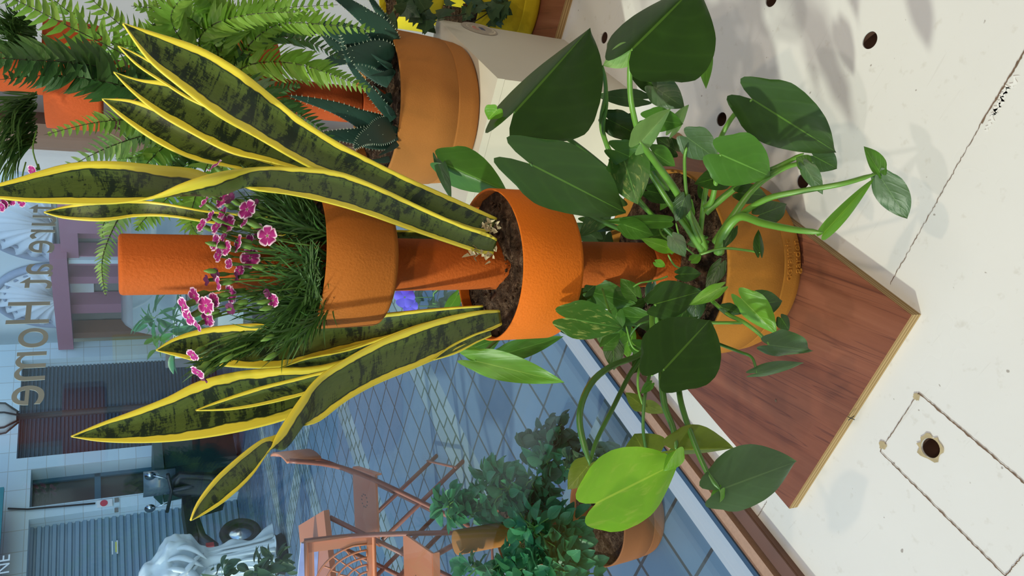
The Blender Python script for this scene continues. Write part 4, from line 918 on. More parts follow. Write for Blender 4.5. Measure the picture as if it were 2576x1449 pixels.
m = MB(); m.grid([[vp + Vector((sx * .80, 0.66, 1.25 * VZ)) for sx in (-1, -.5, 0, .5, 1)], [vp + Vector((sx * .72, 1.30, 1.81 * VZ)) for sx in (-1, -.5, 0, .5, 1)]]); m.build('windshield', M['car_glass'], van, solid=.01)
for sx in (-1, 1):
    m = MB(); m.box(vp + Vector((sx * .72, 0.04, .62)), (.16, .05, .10), Rz(sx * .25)); m.build('headlight', M['chrome'], van)
    m = MB(); m.box(vp + Vector((sx * 1.0, 0.85, .95)), (.09, .05, .11)); m.build('side_mirror', M['car_paint'], van)
    for wy in (.75, 3.5):
        m = MB(); m.lathe([(0, -.1), (.2, -.1), (.27, -.08), (.28, 0), (.27, .08), (.2, .1), (0, .1)], vp + Vector((sx * .80, wy, .28)), 28, M=Matrix.Rotation(PI / 2, 3, 'Y')); m.build('wheel', M['rubber_black'], van)
m = MB(); m.box(vp + Vector((0, -.04, .34)), (.84, .05, .10)); m.build('bumper', M['rubber_black'], van)
m = MB(); m.box(vp + Vector((0, .0, .56)), (.42, .02, .07)); m.build('grille', M['rubber_black'], van)
pc = P(453, 838, 6.66); m = MB(); m.box(pc, (.20, .008, .05)); plt_ = m.build('number_plate', M['paper_white'], van)
def text3d(txt, size, mat, mtx, name, parent=None, ext=.001):
    tc = bpy.data.curves.new('t', 'FONT'); tc.body = txt; tc.size = size; tc.extrude = ext; tc.align_x = 'CENTER'; tc.align_y = 'CENTER'
    to = bpy.data.objects.new('t', tc); C.objects.link(to); bpy.context.view_layer.update()
    me = bpy.data.meshes.new_from_object(to.evaluated_get(bpy.context.evaluated_depsgraph_get())); bpy.data.objects.remove(to)
    me.transform(mtx); me.materials.append(M[mat]); o = bpy.data.objects.new(name, me); C.objects.link(o)
    if parent: me.transform(Matrix.Translation(-parent_org(parent))); o.parent = parent
    return o
text3d('EH-72', .085, 'rubber_black', Matrix.Translation(pc + Vector((0, -.010, 0))) @ Matrix.Rotation(PI / 2, 4, 'X'), 'plate_characters', plt_)
o, u, n, R = FA; tz = fpx(FA, 9, 1400)[1]; tp = plane_hit(9, 1432, FA[0] - FA[2] * .56, FA[2])
text3d('TNE', .17, 'paper_white', Matrix.Translation(tp) @ Matrix((u, Vector((0, 0, 1)), -n)).transposed().to_4x4(), 'sign_letters', av)
# wheelie bin
bc = ground_thing(590, 1152); bn = thing('wheelie_bin', bc, 'dark green wheelie bin standing by the white tiled shop front', 'bin')
rb = Rz(math.radians(-35))
def tap(c, h0, h1, z0, z1, Rm, mat, name, parent):
    m = MB(); rows = [[c + Rm @ Vector((sx * h[0], sy * h[1], z)) for sx, sy in ((-1, -1), (1, -1), (1, 1), (-1, 1))] for h, z in ((h0, z0), (h1, z1))]
    m.grid(rows, close=True, sm=False); m.face((3, 2, 1, 0), False); m.face((4, 5, 6, 7), False); return m.build(name, M[mat], parent)
bc2 = bc + Vector((.09, -.42, 0))
tap(bc2, (.26, .26), (.31, .33), .08, .92, rb, 'bin_green', 'body', bn); lid = tap(bc2, (.34, .36), (.26, .27), .93, 1.03, rb, 'bin_green', 'lid', bn)
for sx in (-1, 1):
    m = MB(); m.lathe([(0, -.03), (.1, -.03), (.1, .03), (0, .03)], bc2 + rb @ Vector((sx * .25, .25, .1)), 20, M=Matrix.Rotation(PI / 2, 3, 'Y')); m.build('wheel', M['rubber_black'], bn)
m = MB(); m.box(bc2 + rb @ Vector((0, .37, .95)), (.2, .02, .02), rb); m.build('handle', M['rubber_black'], bn)
m = MB(); m.box(bc2 + rb @ Vector((0, -.335, .84)), (.14, .02, .04), rb); m.build('lift_bar', M['rubber_black'], bn)
# street lamp
lb = Z(592, 1004, G); lb = Vector((P(340, 1026, 9.6).x, 9.6, G)); la = thing('street_lamp', lb, 'dark iron street lamp with glazed lantern before the dark shutter', 'street lamp')
top = P(48, 1049, 9.6); zt = top.z
m = MB(); m.lathe([(.09, G), (.09, G + .25), (.045, G + .4), (.035, zt - .3), (.03, zt), (.06, zt + .02)], Vector((lb.x, lb.y, 0)), 16); m.build('post', M['lamp_iron'], la)
m = MB(); m.lathe([(.06, zt + .02), (.09, zt + .06), (.15, zt + .12), (.20, zt + .50)], Vector((lb.x, lb.y, 0)), 6); m.build('lantern_glass', M['lamp_pane'], la)
m = MB()
for k in range(6):
    a = PI / 3 * k; m.tube([Vector((lb.x + math.cos(a) * r_, lb.y + math.sin(a) * r_, z)) for r_, z in ((.05, zt), (.155, zt + .12), (.205, zt + .5))], .010, 5)
m.lathe([(.22, zt + .5), (.05, zt + .72), (0, zt + .8)], Vector((lb.x, lb.y, 0)), 6); m.build('lantern_frame', M['lamp_iron'], la)
# parked scooter
scp = ground_thing(640, 1255); sct = thing('parked_scooter', scp, 'dark motor scooter parked in front of the grey shutter beyond the statue', 'scooter')
sr = Rz(math.radians(66)); scp = ground_thing(640, 1262); SS = .82
def SP(x, y, z): return scp + sr @ Vector((x * SS, y * SS, z * SS))
for wx in (-.62, .62):
    m = MB(); rows = []
    for k in range(28):
        a = 2 * PI * k / 28; rows.append([SP(wx + math.cos(a) * (.22 + .055 * math.cos(b)), .055 * math.sin(b), .28 + math.sin(a) * (.22 + .055 * math.cos(b))) for b in [2 * PI * j / 8 for j in range(8)]])
    rows.append(rows[0]); m.grid(rows, close=True); m.build('wheel', M['rubber_black'], sct)
    m = MB(); m.lathe([(0, -.04), (.15, -.02), (.15, .02), (0, .04)], SP(wx, 0, .28), 20, M=sr @ Matrix.Rotation(PI / 2, 3, 'X')); m.build('rim', M['chrome'], sct)
m = MB(); m.grid([[SP(x, y * w, z) for y in (-1, -.6, 0, .6, 1)] for x, w, z in ((-.85, .05, .62), (-.7, .13, .78), (-.3, .17, .84), (.05, .15, .80), (.1, .12, .45), (.42, .14, .36), (.5, .20, .55), (.62, .2, .95), (.58, .12, 1.05))]); m.build('body', M['scooter_black'], sct, solid=.08)
m = MB(); m.box(SP(-.3, 0, .90), (.36, .13, .05), sr); m.build('seat', M['rubber_black'], sct)
m = MB(); m.tube([SP(.62, 0, .3), SP(.5, 0, 1.05)], .03, 8); m.tube([SP(.45, -.33, 1.12), SP(.5, 0, 1.06), SP(.45, .33, 1.12)], .02, 8); m.build('handlebar', M['scooter_black'], sct)
for sy in (-1, 1):
    m = MB(); m.tube([SP(.5, sy * .2, 1.08), SP(.52, sy * .28, 1.3)], .008, 6); m.lathe([(0, -.01), (.06, 0), (0, .015)], SP(.52, sy * .28, 1.34), 14, M=sr @ Matrix.Rotation(PI / 2, 3, 'Y')); m.build('mirror', M['chrome'], sct)
m = MB(); m.grid([[SP(.62 + .1 * abs(y), y * .22, z) for y in (-1, -.5, 0, .5, 1)] for z in (1.0, 1.2, 1.42)]); m.build('windscreen', M['car_glass'], sct, solid=.008)
m = MB(); m.box(SP(-.86, 0, .7), (.03, .08, .04), sr); m.build('tail_light', M['red_paint'], sct)
# draped statue on a black pot-like pedestal
stp = Z(716, 1392, G); stt = thing('draped_statue', stp, 'white draped stone statue with veiled bowed head on a dark pedestal in the street', 'statue')
zb = P(688, 1392, stp.y).z; ztp = P(343, 1392, stp.y).z; H = ztp - zb
m = MB(); rows = []; NR = 70
for i in range(NR + 1):
    t = i / NR
    pr = [(0, .165), (.05, .14), (.15, .12), (.35, .112), (.48, .105), (.55, .125), (.62, .19), (.72, .215), (.80, .20), (.86, .15), (.90, .115), (.95, .112), (.985, .075), (1, .008)]
    for (a, ra), (b, rb_) in zip(pr, pr[1:]):
        if t <= b: r = ra + (rb_ - ra) * (t - a) / (b - a + 1e-9); break
    row = []
    for k in range(56):
        a = 2 * PI * k / 56
        fold_ = 1 + (0.15 * math.sin(a * 7 + 1.5 * math.sin(t * 5)) * (1 - t) + .08 * math.sin(a * 5 + t * 14) * (.5 < t < .85) * 1.0 + noise.noise(Vector((math.cos(a) * 2.2, math.sin(a) * 2.2, t * 8))) * .3 + abs(noise.noise(Vector((math.cos(a) * 3 + t * 6, math.sin(a) * 3, t * 9)))) * .22 * (t > .5))
        rr = r * H * fold_ * 1.0; lean = .05 * H * max(0, t - .6) / .4
        row.append(Vector((stp.x + math.cos(a) * rr * 1.25 - lean, stp.y + math.sin(a) * rr * .9 - .1 * H * max(0, t - .78), zb + t * H)))
    rows.append(row)
m.grid(rows, close=True); m.build('robed_body', M['statue_stone'], stt)
m = MB(); m.tube([Vector(q) for q in catmull([tuple(stp * 0 + Vector((stp.x - .17 * H * s_, stp.y - .02, zb + .76 * H))) for s_ in (1,)] + [(stp.x - .20 * H, stp.y - .12 * H, zb + .63 * H), (stp.x - .02 * H, stp.y - .20 * H, zb + .62 * H), (stp.x + .06 * H, stp.y - .17 * H, zb + .68 * H)], 14)], [.075 * H - .003 * H * i for i in range(14)], 12); m.build('draped_arm', M['statue_stone'], stt)
m = MB()
for k in range(9):
    a0 = -PI / 2 - 1.3 + k * .30; Q = []
    for i in range(12):
        t = .84 - .28 * i / 11 - .02 * (k % 3); a = a0 + .9 * (i / 11) ** 1.4 * (1 if k < 5 else -.6); rr = (.155 + .075 * math.sin(PI * i / 11)) * H
        Q.append(Vector((stp.x + math.cos(a) * rr * 1.25 - .05 * H * max(0, t - .6) / .4, stp.y + math.sin(a) * rr * .95 - .1 * H * max(0, t - .78), zb + t * H)))
    m.tube(Q, [.004 + .018 * H * math.sin(PI * (i + .5) / 12) for i in range(12)], 8)
for k in range(8):
    a = -PI / 2 - 1.2 + k * .34; Q = [Vector((stp.x + math.cos(a + .1 * math.sin(i)) * r_ * H * 1.25, stp.y + math.sin(a) * r_ * H * .9, zb + t * H)) for i, (t, r_) in enumerate(((.52, .10), (.38, .112), (.22, .118), (.1, .135), (.01, .165)))]
    m.tube(Q, [.004, .014, .016, .02, .022], 8)
m.build('drapery_folds', M['statue_stone'], stt)
m = MB(); m.lathe([(0, G), (.16, G), (.20, G + .02), (.17, G + .1), (.19, zb - .03), (.2, zb), (0, zb)], Vector((stp.x, stp.y, 0)), 32); m.build('pedestal', M['rubber_black'], stt)
# ------------------------------------------------------------------ folding cafe chairs and table
def chair(c, ang, label, perforated, group='orange folding cafe chairs outside'):
    root = thing('folding_chair', c, label, 'chair', group); R = Rz(ang)
    def Q(x, y, z): return c + R @ Vector((x, y, z))           # x right, y = towards the back, z up
    SH = 0.45; w = .19
    m = MB(); m.box(Q(0, 0, SH), (.185, .16, .005), R); m.box(Q(0, -.16, SH - .012), (.185, .004, .014), R); m.box(Q(0, .16, SH - .012), (.185, .004, .014), R); st = m.build('seat', M['chair_orange'], root)
    m = MB()
    for k in range(10):
        a = 2 * PI * k / 10; m.box(Q(.045 * math.cos(a), .02 + .03 * math.sin(a), SH + .0055), (.007, .003, .0004), R)
    m.build('seat_slots', M['frame_brown'], st)
    for sx in (-1, 1):
        def bar(pts, r=.011):
            m = MB(); m.tube([Vector(q) for q in catmull([tuple(Q(sx * w, y, z)) for y, z in pts], 16)], r, 8); return m
        bar([(.27, .84), (.23, .66), (.16, .50), (.02, .26), (-.14, .0)]).build('back_leg', M['chair_frame_rust'], root)
        m = MB(); m.tube([Q(sx * (w - .02), -.14, SH - .02), Q(sx * (w - .02), .17, 0.0)], .011, 8); m.build('front_leg', M['chair_frame_rust'], root)
    m = MB()
    for y, z in ((-.11, .05), (.145, .05)): m.tube([Q(-w, y, z), Q(w, y, z)], .006, 6)
    m.build('stretcher', M['chair_frame_rust'], root)
    if not perforated:
        m = MB(); rows = [[Q(x, .265 - .02 * (1 - (x / w) ** 2) * -1, z) for x in [-w + 2 * w * k / 10 for k in range(11)]] for z in (.70, .85)]; m.grid(rows); m.build('backrest', M['chair_orange'], root, solid=.012)
    else:
        m = MB(); HW, HH = .19, .135; zc = .70
        # pierced fan panel: rays and rings
        def B(u, v): return Q(u, .235 + (v) * .16, zc + v)
        m.tube([B(-HW, -HH), B(HW, -HH), B(HW, HH), B(-HW, HH), B(-HW, -HH)], .012, 4)
        for v0, v1 in ((-HH, -HH + .03), (HH - .03, HH)): m.grid([[B(-HW, v0), B(HW, v0)], [B(-HW, v1), B(HW, v1)]], sm=False)
        for u0, u1 in ((-HW, -HW + .045), (HW - .045, HW)): m.grid([[B(u0, -HH), B(u1, -HH)], [B(u0, HH), B(u1, HH)]], sm=False)
        rr = [.035, .065, .095, .125, .155]
        for r_ in rr:
            pts = [B(max(-HW + .04, min(HW - .04, r_ * 1.0 * math.cos(a))), -HH + .03 + min(.21, r_ * 1.35 * math.sin(a))) for a in [PI * k / 24 for k in range(25)]]; m.tube(pts, .005, 4)
        for i, (ra, rb2) in enumerate(zip(rr, rr[1:])):
            nn_ = 5 + i * 2
            for k in range(nn_ + 1):
                a = PI * (k + (.5 if i % 2 else 0)) / nn_
                if a > PI: continue
                m.tube([B(max(-HW + .03, min(HW - .03, q_ * math.cos(a))), -HH + .03 + min(.21, q_ * 1.35 * math.sin(a))) for q_ in (ra, rb2)], .004, 4)
        m.build('backrest', M['chair_orange'], root)
    return root
chair(Vector((-1.03, 3.60, G)), math.radians(-84), 'orange folding chair seen side on, farther from the shop window', False)
chair(Vector((-1.20, 2.90, G)), math.radians(2), 'orange folding chair with pierced backrest, nearer the shop window', True)
tz = .16; A_, B_ = Vector((-0.93, 3.249, 0)), Vector((-1.115, 3.446, 0)); Cc = Vector((-1.046, 3.165, 0))
ex_ = (B_ - A_).normalized(); ey_ = Vector((ex_.y, -ex_.x, 0)); ey_ = (Cc - A_).normalized(); 
tb = thing('cafe_table', Vector((-1.42, 3.42, G)), 'small orange metal cafe table between the two folding chairs outside', 'table')
uu = Vector((-math.cos(math.radians(40)), math.sin(math.radians(40)), 0)); A_ = A_ + Vector((-.02, .08, 0)); uu = Vector((-.93, -.37, 0)).normalized(); vv = Vector((-uu.y, uu.x, 0)) * -1; tcn = A_ + uu * .27 + vv * .27
m = MB(); RT = Matrix((uu, vv, Vector((0, 0, 1)))).transposed(); m.box(tcn + Vector((0, 0, tz - .012)), (.27, .27, .012), RT); m.build('table_top', M['chair_orange'], tb)
for sx, sy in ((-1, -1), (1, -1), (1, 1), (-1, 1)):
    m = MB(); m.tube([tcn + uu * sx * .24 + vv * sy * .24 + Vector((0, 0, tz - .03)), tcn - uu * sx * .22 + vv * sy * .24 + Vector((0, 0, G))], .011, 8); m.build('leg', M['chair_frame_rust'], tb)
mz = thing('folded_magazine', tcn + Vector((0, 0, tz + .012)), 'glossy folded magazine standing open on the orange cafe table', 'magazine')
q0 = P(792, 1372, 3.42); q0.z = tz + .001
m = MB(); m.grid([[q0, q0 + Vector((-.30, .08, 0))], [q0 + Vector((.01, .03, .07)), q0 + Vector((-.30, .12, .085))]], sm=False); m.build('cover', M['poster_blue'], mz, solid=.002)
m = MB(); m.grid([[q0 + Vector((.0, .10, 0)), q0 + Vector((-.30, .18, 0))], [q0 + Vector((.012, .035, .07)), q0 + Vector((-.30, .125, .085))]], sm=False); m.build('back_cover', M['paper_white'], mz, solid=.002)
# ------------------------------------------------------------------ outdoor herb tower with basil
oc = P(1147, 1365, 2.05); T4 = Vector((oc.x, oc.y, G))
tower('planter_tower', T4, 'orange planter tower with leafy basil standing outside against the window', 'outdoor planter tower', (M['terracotta_clay'], M['outdoor_terracotta'], M['outdoor_terracotta'], M['outdoor_terracotta']), .36, .365, oc.z - G, r1=.13, r2=.06, h1=.11, h2=.02)
def leaf_simple(mb, p, d, up, L, w):
    d = d.normalized(); s = d.cross(up); s = s.normalized() if s.length > 1e-4 else d.orthogonal().normalized(); nrm = s.cross(d); rows = []; uvs = []
    for i in range(6):
        u = i / 5; k = w * math.sin(PI * min(1, u * .93 + .05)) ** .8
        rows.append([p + d * L * u + s * v * k / 2 + nrm * (abs(v) * k * .25 - L * .18 * u * u) for v in (-1, 0, 1)]); uvs.append([(.5 + v / 2, u) for v in (-1, 0, 1)])
    mb.grid(rows, uvs)
def toward_px(p):
    c = RW.transposed() @ (p - CAM); return CX - F * c.x / c.z, CY + F * c.y / c.z
def cluster(root, name, mat, blobs, nL, L0, w0):
    mb = MB(); ms = MB()
    for i in range(nL):
        c, r = random.choice(blobs); d = Vector((random.gauss(0, 1), random.gauss(0, 1), random.gauss(0, 1))).normalized(); p = c + d * r * random.uniform(.3, 1)
        if name != 'v' and (1105 < toward_px(p)[0] < 1265) and (1310 < toward_px(p)[1] < 1415): continue   # keeps the pole top clear of leaves
        dr = (d + Vector((0, 0, -.2)) + Vector((random.gauss(0, .4), random.gauss(0, .4), random.gauss(0, .4)))).normalized(); s = random.uniform(.6, 1.2)
        leaf_simple(mb, p, dr, Vector((random.gauss(0, .3), random.gauss(0, .3), 1)), L0 * s, w0 * s)
        if i % 6 == 0: ms.tube([c, c.lerp(p, .6) + Vector((0, 0, .01)), p], .002, 5, False)
    tag(mb.build('foliage', M[mat], root), kind='stuff'); tag(ms.build('stems', M['stem_green'], root), kind='stuff')
def herb(label, px, root_xy, nL, group=None, L0=.05, w0=.034, mat='basil_green', name='basil_plant', cat='plant'):
    r = thing(name, Vector((root_xy[0], root_xy[1], root_xy[2])), label, cat, group); cluster(r, name, mat, [(P(x, y, D), rad) for x, y, D, rad in px], nL, L0, w0)
herb('bushy green basil around the right side of the outdoor planter tower', [(1130, 1275, 2.1, .05), (1180, 1290, 2.08, .06), (1220, 1250, 2.05, .06), (1280, 1230, 2.0, .07), (1350, 1200, 1.95, .06), (1330, 1270, 1.95, .07), (1390, 1150, 1.9, .05), (1240, 1200, 2.1, .04)], (T4.x + .05, T4.y, G + .4), 420)
herb('dense green basil on the near left side of the outdoor planter tower', [(1200, 1430, 1.95, .06), (1260, 1420, 1.9, .07), (1330, 1420, 1.85, .08), (1400, 1400, 1.8, .08), (1440, 1440, 1.75, .08), (1350, 1330, 1.82, .07), (1420, 1340, 1.8, .06)], (T4.x - .05, T4.y - .05, G + .4), 460)
herb('round leaved herb rising above the basil beside the window', [(1380, 1100, 1.95, .04), (1345, 1120, 2.0, .035), (1410, 1085, 1.9, .035), (1440, 1180, 1.8, .05), (1500, 1160, 1.75, .04)], (T4.x + .12, T4.y - .1, G + .3), 120, L0=.045, w0=.04, mat='ivy_green', name='round_leaved_herb')
herb('dark leafy potted plant in front of the white statue', [(690, 1420, 6.8, .12), (650, 1440, 6.6, .12), (560, 1445, 6.6, .1)], (P(690, 1420, 6.7).x, 6.7, G), 90, L0=.13, w0=.07, name='potted_shrub', mat='ivy_green')
herb('dark potted plants beside the parked grey van', [(410, 835, 6.2, .14), (440, 860, 6.1, .14), (390, 800, 6.25, .08), (470, 800, 6.2, .1)], (P(430, 830, 6.2).x, 6.2, G), 70, L0=.16, w0=.05, name='potted_shrub', mat='basil_green')
vt = thing('violet_reflection_stand_in', Vector((P(1080, 780, 1.75).x, 1.75, G)), 'made-up plant with violet flowers standing in for a reflection in the glass behind the tower pole', 'plant')  # added plant outside; its violet flowers stand in for a window reflection
cluster(vt, 'v', 'ivy_green', [(P(1090, 760, 1.75), .05), (P(1050, 790, 1.78), .05), (P(1120, 800, 1.75), .05)], 60, .05, .03)
for x, y, s in ((1018, 748, .024), (1032, 770, .018)):
    p = P(x, y, 1.66); flower(vt, p, s, CAM - p + Vector((0, 0, .3)), 1, 'petal_violet', P(x + 70, y, 1.7))
# ------------------------------------------------------------------ boston fern on the far tower
def frond(parent, pts, pl, count, mat, droop=.25, twist=None, name='frond', r=.0012, skew=.45, wob=.12):
    n = 40; Q = [P(*c) for c in catmull(pts, n)]; mb = MB(); mb.tube(Q, [r * (1 - .7 * i / (n - 1)) for i in range(n)], 5, mi=1)
    tot = len(Q) - 1; tw = random.uniform(-.9, .9) if twist is None else twist
    for k in range(count):
        f_ = (k + .6) / count; i = f_ * tot; a = int(i); p = Q[a].lerp(Q[min(a + 1, tot)], i - a); t = (Q[min(a + 1, tot)] - Q[max(a - 1, 0)]).normalized()
        V = (CAM - p).normalized(); side0 = t.cross(V).normalized(); q_ = Matrix.Rotation(tw, 3, t); side0 = q_ @ side0; nr = side0.cross(t)
        L = pl * (math.sin(PI * min(1, .16 + .86 * f_)) ** .6) * (1 - .35 * f_) * random.uniform(.85, 1.1)
        for s in (-1, 1):
            d = (side0 * s + t * skew).normalized(); d = (d - nr * droop * random.uniform(.2, 1.4) + Vector((0, 0, -.15))).normalized(); wd = t * .5 + nr * random.uniform(-.5, .5); wd = (wd - d * wd.dot(d)).normalized()
            W_ = max(L * .40, pl * .17); rows = []; uvs = []; ph = random.uniform(0, 6)
            for j in range(6):
                u = j / 5; kk = W_ * (1 - u ** 2.4) * (1 + wob * math.sin(j * 2.6 + ph)); bend = nr * (-(u ** 2) * L * .25 + wob * L * .12 * math.sin(j * 2 + ph))
                rows.append([p + d * L * u + wd * v * kk / 2 + bend + nr * abs(v) * kk * .12 + t * L * .14 * u * u for v in (-1, 0, 1)]); uvs.append([(.5 + v / 2, u) for v in (-1, 0, 1)])
            mb.grid(rows, uvs)
    return mb.build(name, [M[mat], M['rachis_brown']], parent)
fz = PZ + .372 + .09
fe = thing('boston_fern', Vector((T2.x, T2.y, fz)), 'large boston fern with many arching fronds on the far tower', 'plant')
FR = [([(560, 215, 1.42), (620, 120, 1.34), (700, 62, 1.28), (820, 62, 1.24), (952, 78, 1.22)], .040, 34, 'fern_green', 0.1),
 ([(560, 200, 1.42), (640, 160, 1.33), (740, 160, 1.27), (840, 190, 1.24), (938, 230, 1.22)], .042, 32, 'fern_green', -.2),
 ([(560, 200, 1.42), (560, 110, 1.33), (620, 40, 1.27), (720, 20, 1.24), (850, 12, 1.22)], .042, 30, 'fern_green', .2),
 ([(540, 200, 1.40), (500, 110, 1.32), (540, 60, 1.26), (640, 35, 1.22), (760, 30, 1.2)], .04, 30, 'fern_green', 0),
 ([(540, 200, 1.42), (470, 120, 1.30), (430, 40, 1.22), (480, -30, 1.16)], .045, 28, 'fern_green', .3),
 ([(500, 220, 1.42), (380, 170, 1.32), (200, 80, 1.22), (60, 10, 1.18), (-30, -30, 1.15)], .036, 26, 'fern_green', .1),
 ([(500, 220, 1.42), (330, 140, 1.32), (200, 50, 1.24), (110, -20, 1.2)], .034, 22, 'fern_green', -.3),
 ([(500, 220, 1.42), (420, 150, 1.3), (300, 60, 1.24), (200, -30, 1.2)], .036, 24, 'fern_green', .2),
 ([(480, 240, 1.40), (340, 190, 1.26), (200, 160, 1.16), (60, 150, 1.10), (-60, 145, 1.06)], .050, 30, 'fern_dark', .15),
 ([(480, 250, 1.40), (360, 230, 1.26), (240, 200, 1.18), (120, 190, 1.14), (0, 200, 1.1)], .046, 28, 'fern_dark', -.35),
 ([(520, 270, 1.38), (430, 290, 1.26), (330, 300, 1.18), (230, 310, 1.15), (110, 340, 1.14)], .030, 30, 'fern_green', .3),
 ([(520, 280, 1.38), (440, 320, 1.26), (330, 350, 1.2), (240, 385, 1.17), (130, 445, 1.16)], .030, 26, 'fern_pale', 0),
 ([(540, 300, 1.38), (440, 350, 1.28), (380, 400, 1.22), (340, 450, 1.2), (300, 500, 1.19)], .034, 26, 'fern_green', .4),
 ([(520, 300, 1.38), (420, 380, 1.28), (350, 395, 1.22), (290, 400, 1.2)], .034, 22, 'fern_pale', .8),
 ([(560, 320, 1.38), (480, 420, 1.26), (430, 490, 1.22), (370, 545, 1.2), (340, 580, 1.19)], .032, 26, 'fern_green', .5),
 ([(560, 320, 1.38), (520, 420, 1.26), (490, 500, 1.22), (480, 560, 1.2), (505, 600, 1.19)], .034, 26, 'fern_green', -.3),
 ([(580, 320, 1.36), (560, 420, 1.26), (540, 480, 1.22), (515, 560, 1.2)], .034, 26, 'fern_green', .2),
 ([(500, 320, 1.36), (420, 430, 1.26), (320, 520, 1.22), (278, 590, 1.2), (258, 650, 1.19), (258, 700, 1.185), (267, 745, 1.18)], .020, 36, 'fern_pale', .1),
 ([(500, 320, 1.36), (400, 440, 1.3), (300, 500, 1.24), (262, 560, 1.22), (258, 600, 1.21)], .020, 26, 'fern_pale', -.3),
 ([(580, 210, 1.4), (650, 220, 1.3), (720, 270, 1.26), (800, 320, 1.24), (860, 380, 1.23)], .03, 28, 'fern_dark', 0),
 ([(580, 200, 1.4), (600, 260, 1.3), (640, 330, 1.26), (700, 400, 1.24)], .034, 26, 'fern_green', 0),
 ([(540, 240, 1.38), (470, 230, 1.3), (400, 200, 1.25), (300, 170, 1.22)], .034, 26, 'fern_dark', .9),
 ([(540, 240, 1.38), (460, 180, 1.3), (380, 130, 1.25), (290, 110, 1.22)], .036, 26, 'fern_green', -.8),
 ([(560, 160, 1.38), (520, 80, 1.3), (440, 30, 1.25), (330, 15, 1.22)], .040, 26, 'fern_green', -.5),
 ([(560, 160, 1.38), (560, 60, 1.3), (520, 0, 1.25), (440, -40, 1.22)], .040, 26, 'fern_green', .5),
 ([(600, 180, 1.38), (660, 100, 1.32), (760, 100, 1.28), (860, 150, 1.27)], .034, 28, 'fern_dark', .4),
 ([(540, 260, 1.38), (480, 300, 1.3), (420, 330, 1.26), (340, 340, 1.24)], .034, 28, 'fern_dark', .4),
 ([(560, 260, 1.38), (540, 340, 1.3), (480, 400, 1.26), (420, 440, 1.24)], .038, 28, 'fern_dark', -.6)]
for pts, pl_, ct, mt, tw_ in FR: frond(fe, pts, pl_, ct, mt, twist=tw_)
for k in range(34):
    x, y = random.uniform(440, 620), random.uniform(120, 330); a = random.uniform(0, 2 * PI); R_ = random.uniform(120, 230); ex2, ey2 = x - abs(math.cos(a)) * R_ * (1 if random.random() < .75 else -1), y + math.sin(a) * R_
    frond(fe, [(x, y, 1.40), ((x + ex2) / 2 - 20, (y + ey2) / 2, 1.36), (ex2, ey2, 1.34)], .034, 22, random.choice(['fern_dark', 'fern_dark', 'fern_green']))
# grassy pinks in the far tower's top pot
d2 = thing('dianthus_plant', Vector((T2.x, T2.y, PZ + .73)), 'grassy pinks hanging over the top pot of the far tower', 'plant')
mb = MB()
for k in range(380):
    x, y = 85 + random.uniform(-10, 10), random.choice([random.uniform(60, 150), random.uniform(230, 360)]); far = y > 200
    root = P(x, y, 1.40); tip = P(x - random.uniform(30, 130), y + random.uniform(-10, 150) * (1 if far else -.5), 1.38 + random.uniform(-.05, .02)); sprout(mb, root, tip, random.uniform(.002, .0045), .01)
tag(mb.build('foliage', M['fern_dark'], d2), kind='stuff')
for x, y in ((12, 512), (30, 505), (55, 508), (82, 428), (4, 520)):
    p = P(x, y, 1.34); flower(d2, p, .008, Vector((-.3, -.6, .6)), .6, 'pink_petal', P(x + 10, y - 100, 1.37))
# ------------------------------------------------------------------ aloe in the far tower's base pot
al = thing('aloe_plant', Vector((T2.x, T2.y, PZ + .16)), 'dark spiky toothed aloe growing in the base pot of the far tower', 'plant')
def aloe(pts, w, flat=.35, name='leaf'):
    n = 26; Q = [P(*c) for c in catmull(pts, n)]; rows = []; K = 12; mb = MB(); te = MB()
    for i, p in enumerate(Q):
        t = (Q[min(i + 1, n - 1)] - Q[max(i - 1, 0)]).normalized(); V = (CAM - p).normalized(); s = t.cross(V).normalized(); nr = s.cross(t); u = i / (n - 1); k = w * (1 - u ** 1.8) * (.8 + .2 * math.sin(PI * min(1, u * 2))) + .0006
        rows.append([p + s * math.cos(a) * k / 2 + nr * math.sin(a) * k / 2 * flat * (1.3 if math.sin(a) < 0 else .25) for a in [2 * PI * j / K for j in range(K)]])
        if 1 < i < n - 1:
            for sg in (-1, 1):
                b = p + s * sg * k / 2; e = b + s * sg * .0028 + t * .0012; te.tube([b - s * sg * .001, e], [.0008, .0001], 5)
                if i % 7 == 0 and w > .03:
                    c_ = p + s * sg * k * random.uniform(.05, .35) + nr * k * .06; te.tube([c_, c_ + nr * .002], [.0008, .0001], 5)
    mb.grid(rows, close=True); o = mb.build(name, M['aloe_skin'], al)
    if w > .013: te.build('teeth', M['aloe_teeth'], o)
aloe([(985, 120, 1.40), (950, 70, 1.36), (890, 20, 1.32), (800, -40, 1.28)], .052); aloe([(988, 110, 1.42), (965, 50, 1.40), (935, 0, 1.38), (900, -60, 1.36)], .022)
aloe([(985, 150, 1.40), (940, 135, 1.37), (860, 145, 1.35), (770, 185, 1.34)], .058); aloe([(990, 300, 1.40), (940, 240, 1.33), (880, 160, 1.27), (855, 85, 1.24)], .020)
aloe([(980, 330, 1.42), (930, 310, 1.38), (840, 270, 1.36), (725, 240, 1.34)], .050); aloe([(980, 350, 1.42), (920, 345, 1.38), (850, 340, 1.36), (770, 340, 1.35)], .045)
aloe([(985, 320, 1.36), (950, 335, 1.32), (915, 350, 1.30), (890, 375, 1.29)], .05); aloe([(980, 150, 1.44), (880, 90, 1.42), (800, 70, 1.42), (740, 100, 1.42)], .05)
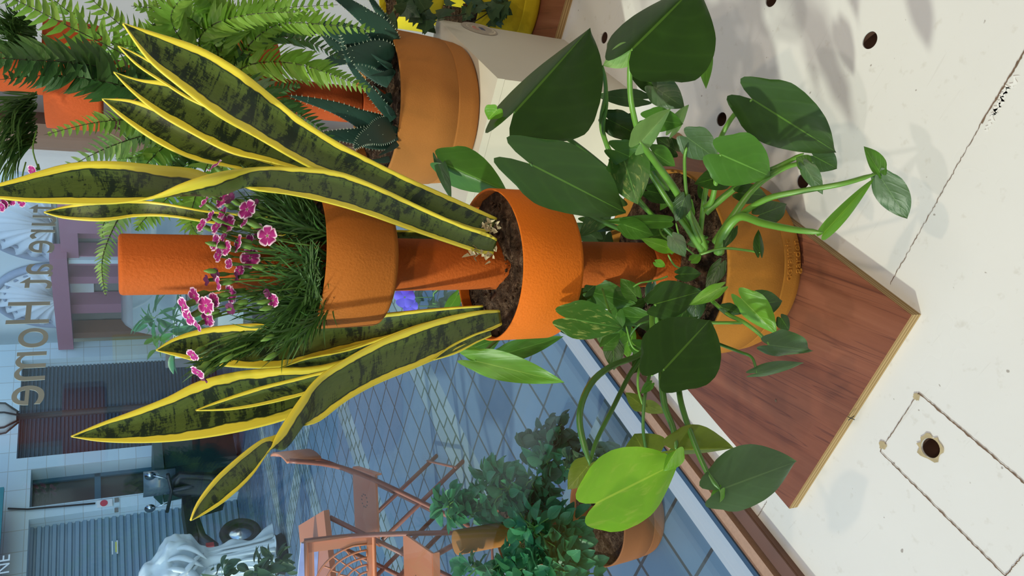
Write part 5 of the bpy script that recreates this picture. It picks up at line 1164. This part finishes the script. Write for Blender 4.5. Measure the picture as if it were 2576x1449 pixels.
aloe([(960, 300, 1.5), (900, 290, 1.5), (850, 260, 1.5), (820, 230, 1.5)], .04); aloe([(985, 200, 1.42), (920, 160, 1.42), (850, 120, 1.43), (790, 60, 1.44)], .045)
for x, y, a in ((985, 170, -2.6), (990, 180, 2.9), (985, 260, -2.4), (1000, 345, 2.8), (998, 350, -3.0), (1000, 360, 2.5), (990, 290, -2.2), (985, 240, 2.9), (1002, 330, -2.7), (980, 400, 3.0), (975, 430, 2.8)):
    aloe([(x, y, 1.37), (x + 28 * math.cos(a), y + 28 * math.sin(a), 1.36), (x + 60 * math.cos(a), y + 60 * math.sin(a) - 4, 1.35)], .012, name='offset_leaf')
# ------------------------------------------------------------------ ivy in the yellow tower
iv = thing('ivy_plant', Vector((T3.x, T3.y, TH + .16)), 'dark ivy with pointed lobed leaves hanging from the yellow tower behind the plinth', 'plant')
def ivy_leaf(p, d, up, s):
    d = d.normalized(); sd = d.cross(up).normalized(); nr = sd.cross(d); mb = MB(); pr = [(0, 0), (-.15, .28), (-.05, .62), (.28, .42), (.42, .60), (.55, .28), (1.0, 0)]
    L_ = [p + d * a * s + sd * b * s + nr * (-.12 * b * s) for a, b in pr]; Rr = [p + d * a * s - sd * b * s + nr * (-.12 * b * s) for a, b in pr]; mid = [p + d * a * s + nr * .03 * s for a, b in pr]
    mb.grid([L_, mid, Rr], [[(0, a) for a, b in pr], [(.5, a) for a, b in pr], [(1, a) for a, b in pr]]); mb.build('leaf', M['ivy_green'], iv)
for k in range(46):
    if k < 26: x, y = random.uniform(1175, 1290), random.uniform(-10, 62 + (0 if k % 2 else -25))
    else: x, y = random.uniform(960, 1160), random.uniform(0, 65)
    D = random.uniform(1.60, 1.68) if k < 26 else random.uniform(1.5, 1.6)
    ivy_leaf(P(x, y, D), Vector((random.gauss(-.3, .6), random.gauss(-.5, .5), random.gauss(.1, .7))), Vector((random.gauss(0, .4), -.7, .7)), random.uniform(.022, .042))
for pts in ([(1280, 20, 1.66), (1200, 30, 1.62), (1130, 40, 1.6), (1060, 30, 1.58), (1000, 10, 1.58)], [(1270, 0, 1.66), (1180, 60, 1.62), (1100, 55, 1.6), (1080, 40, 1.6)]):
    m = MB(); m.tube([P(*c) for c in catmull(pts, 20)], .0015, 5); m.build('stem', M['rachis_brown'], iv)
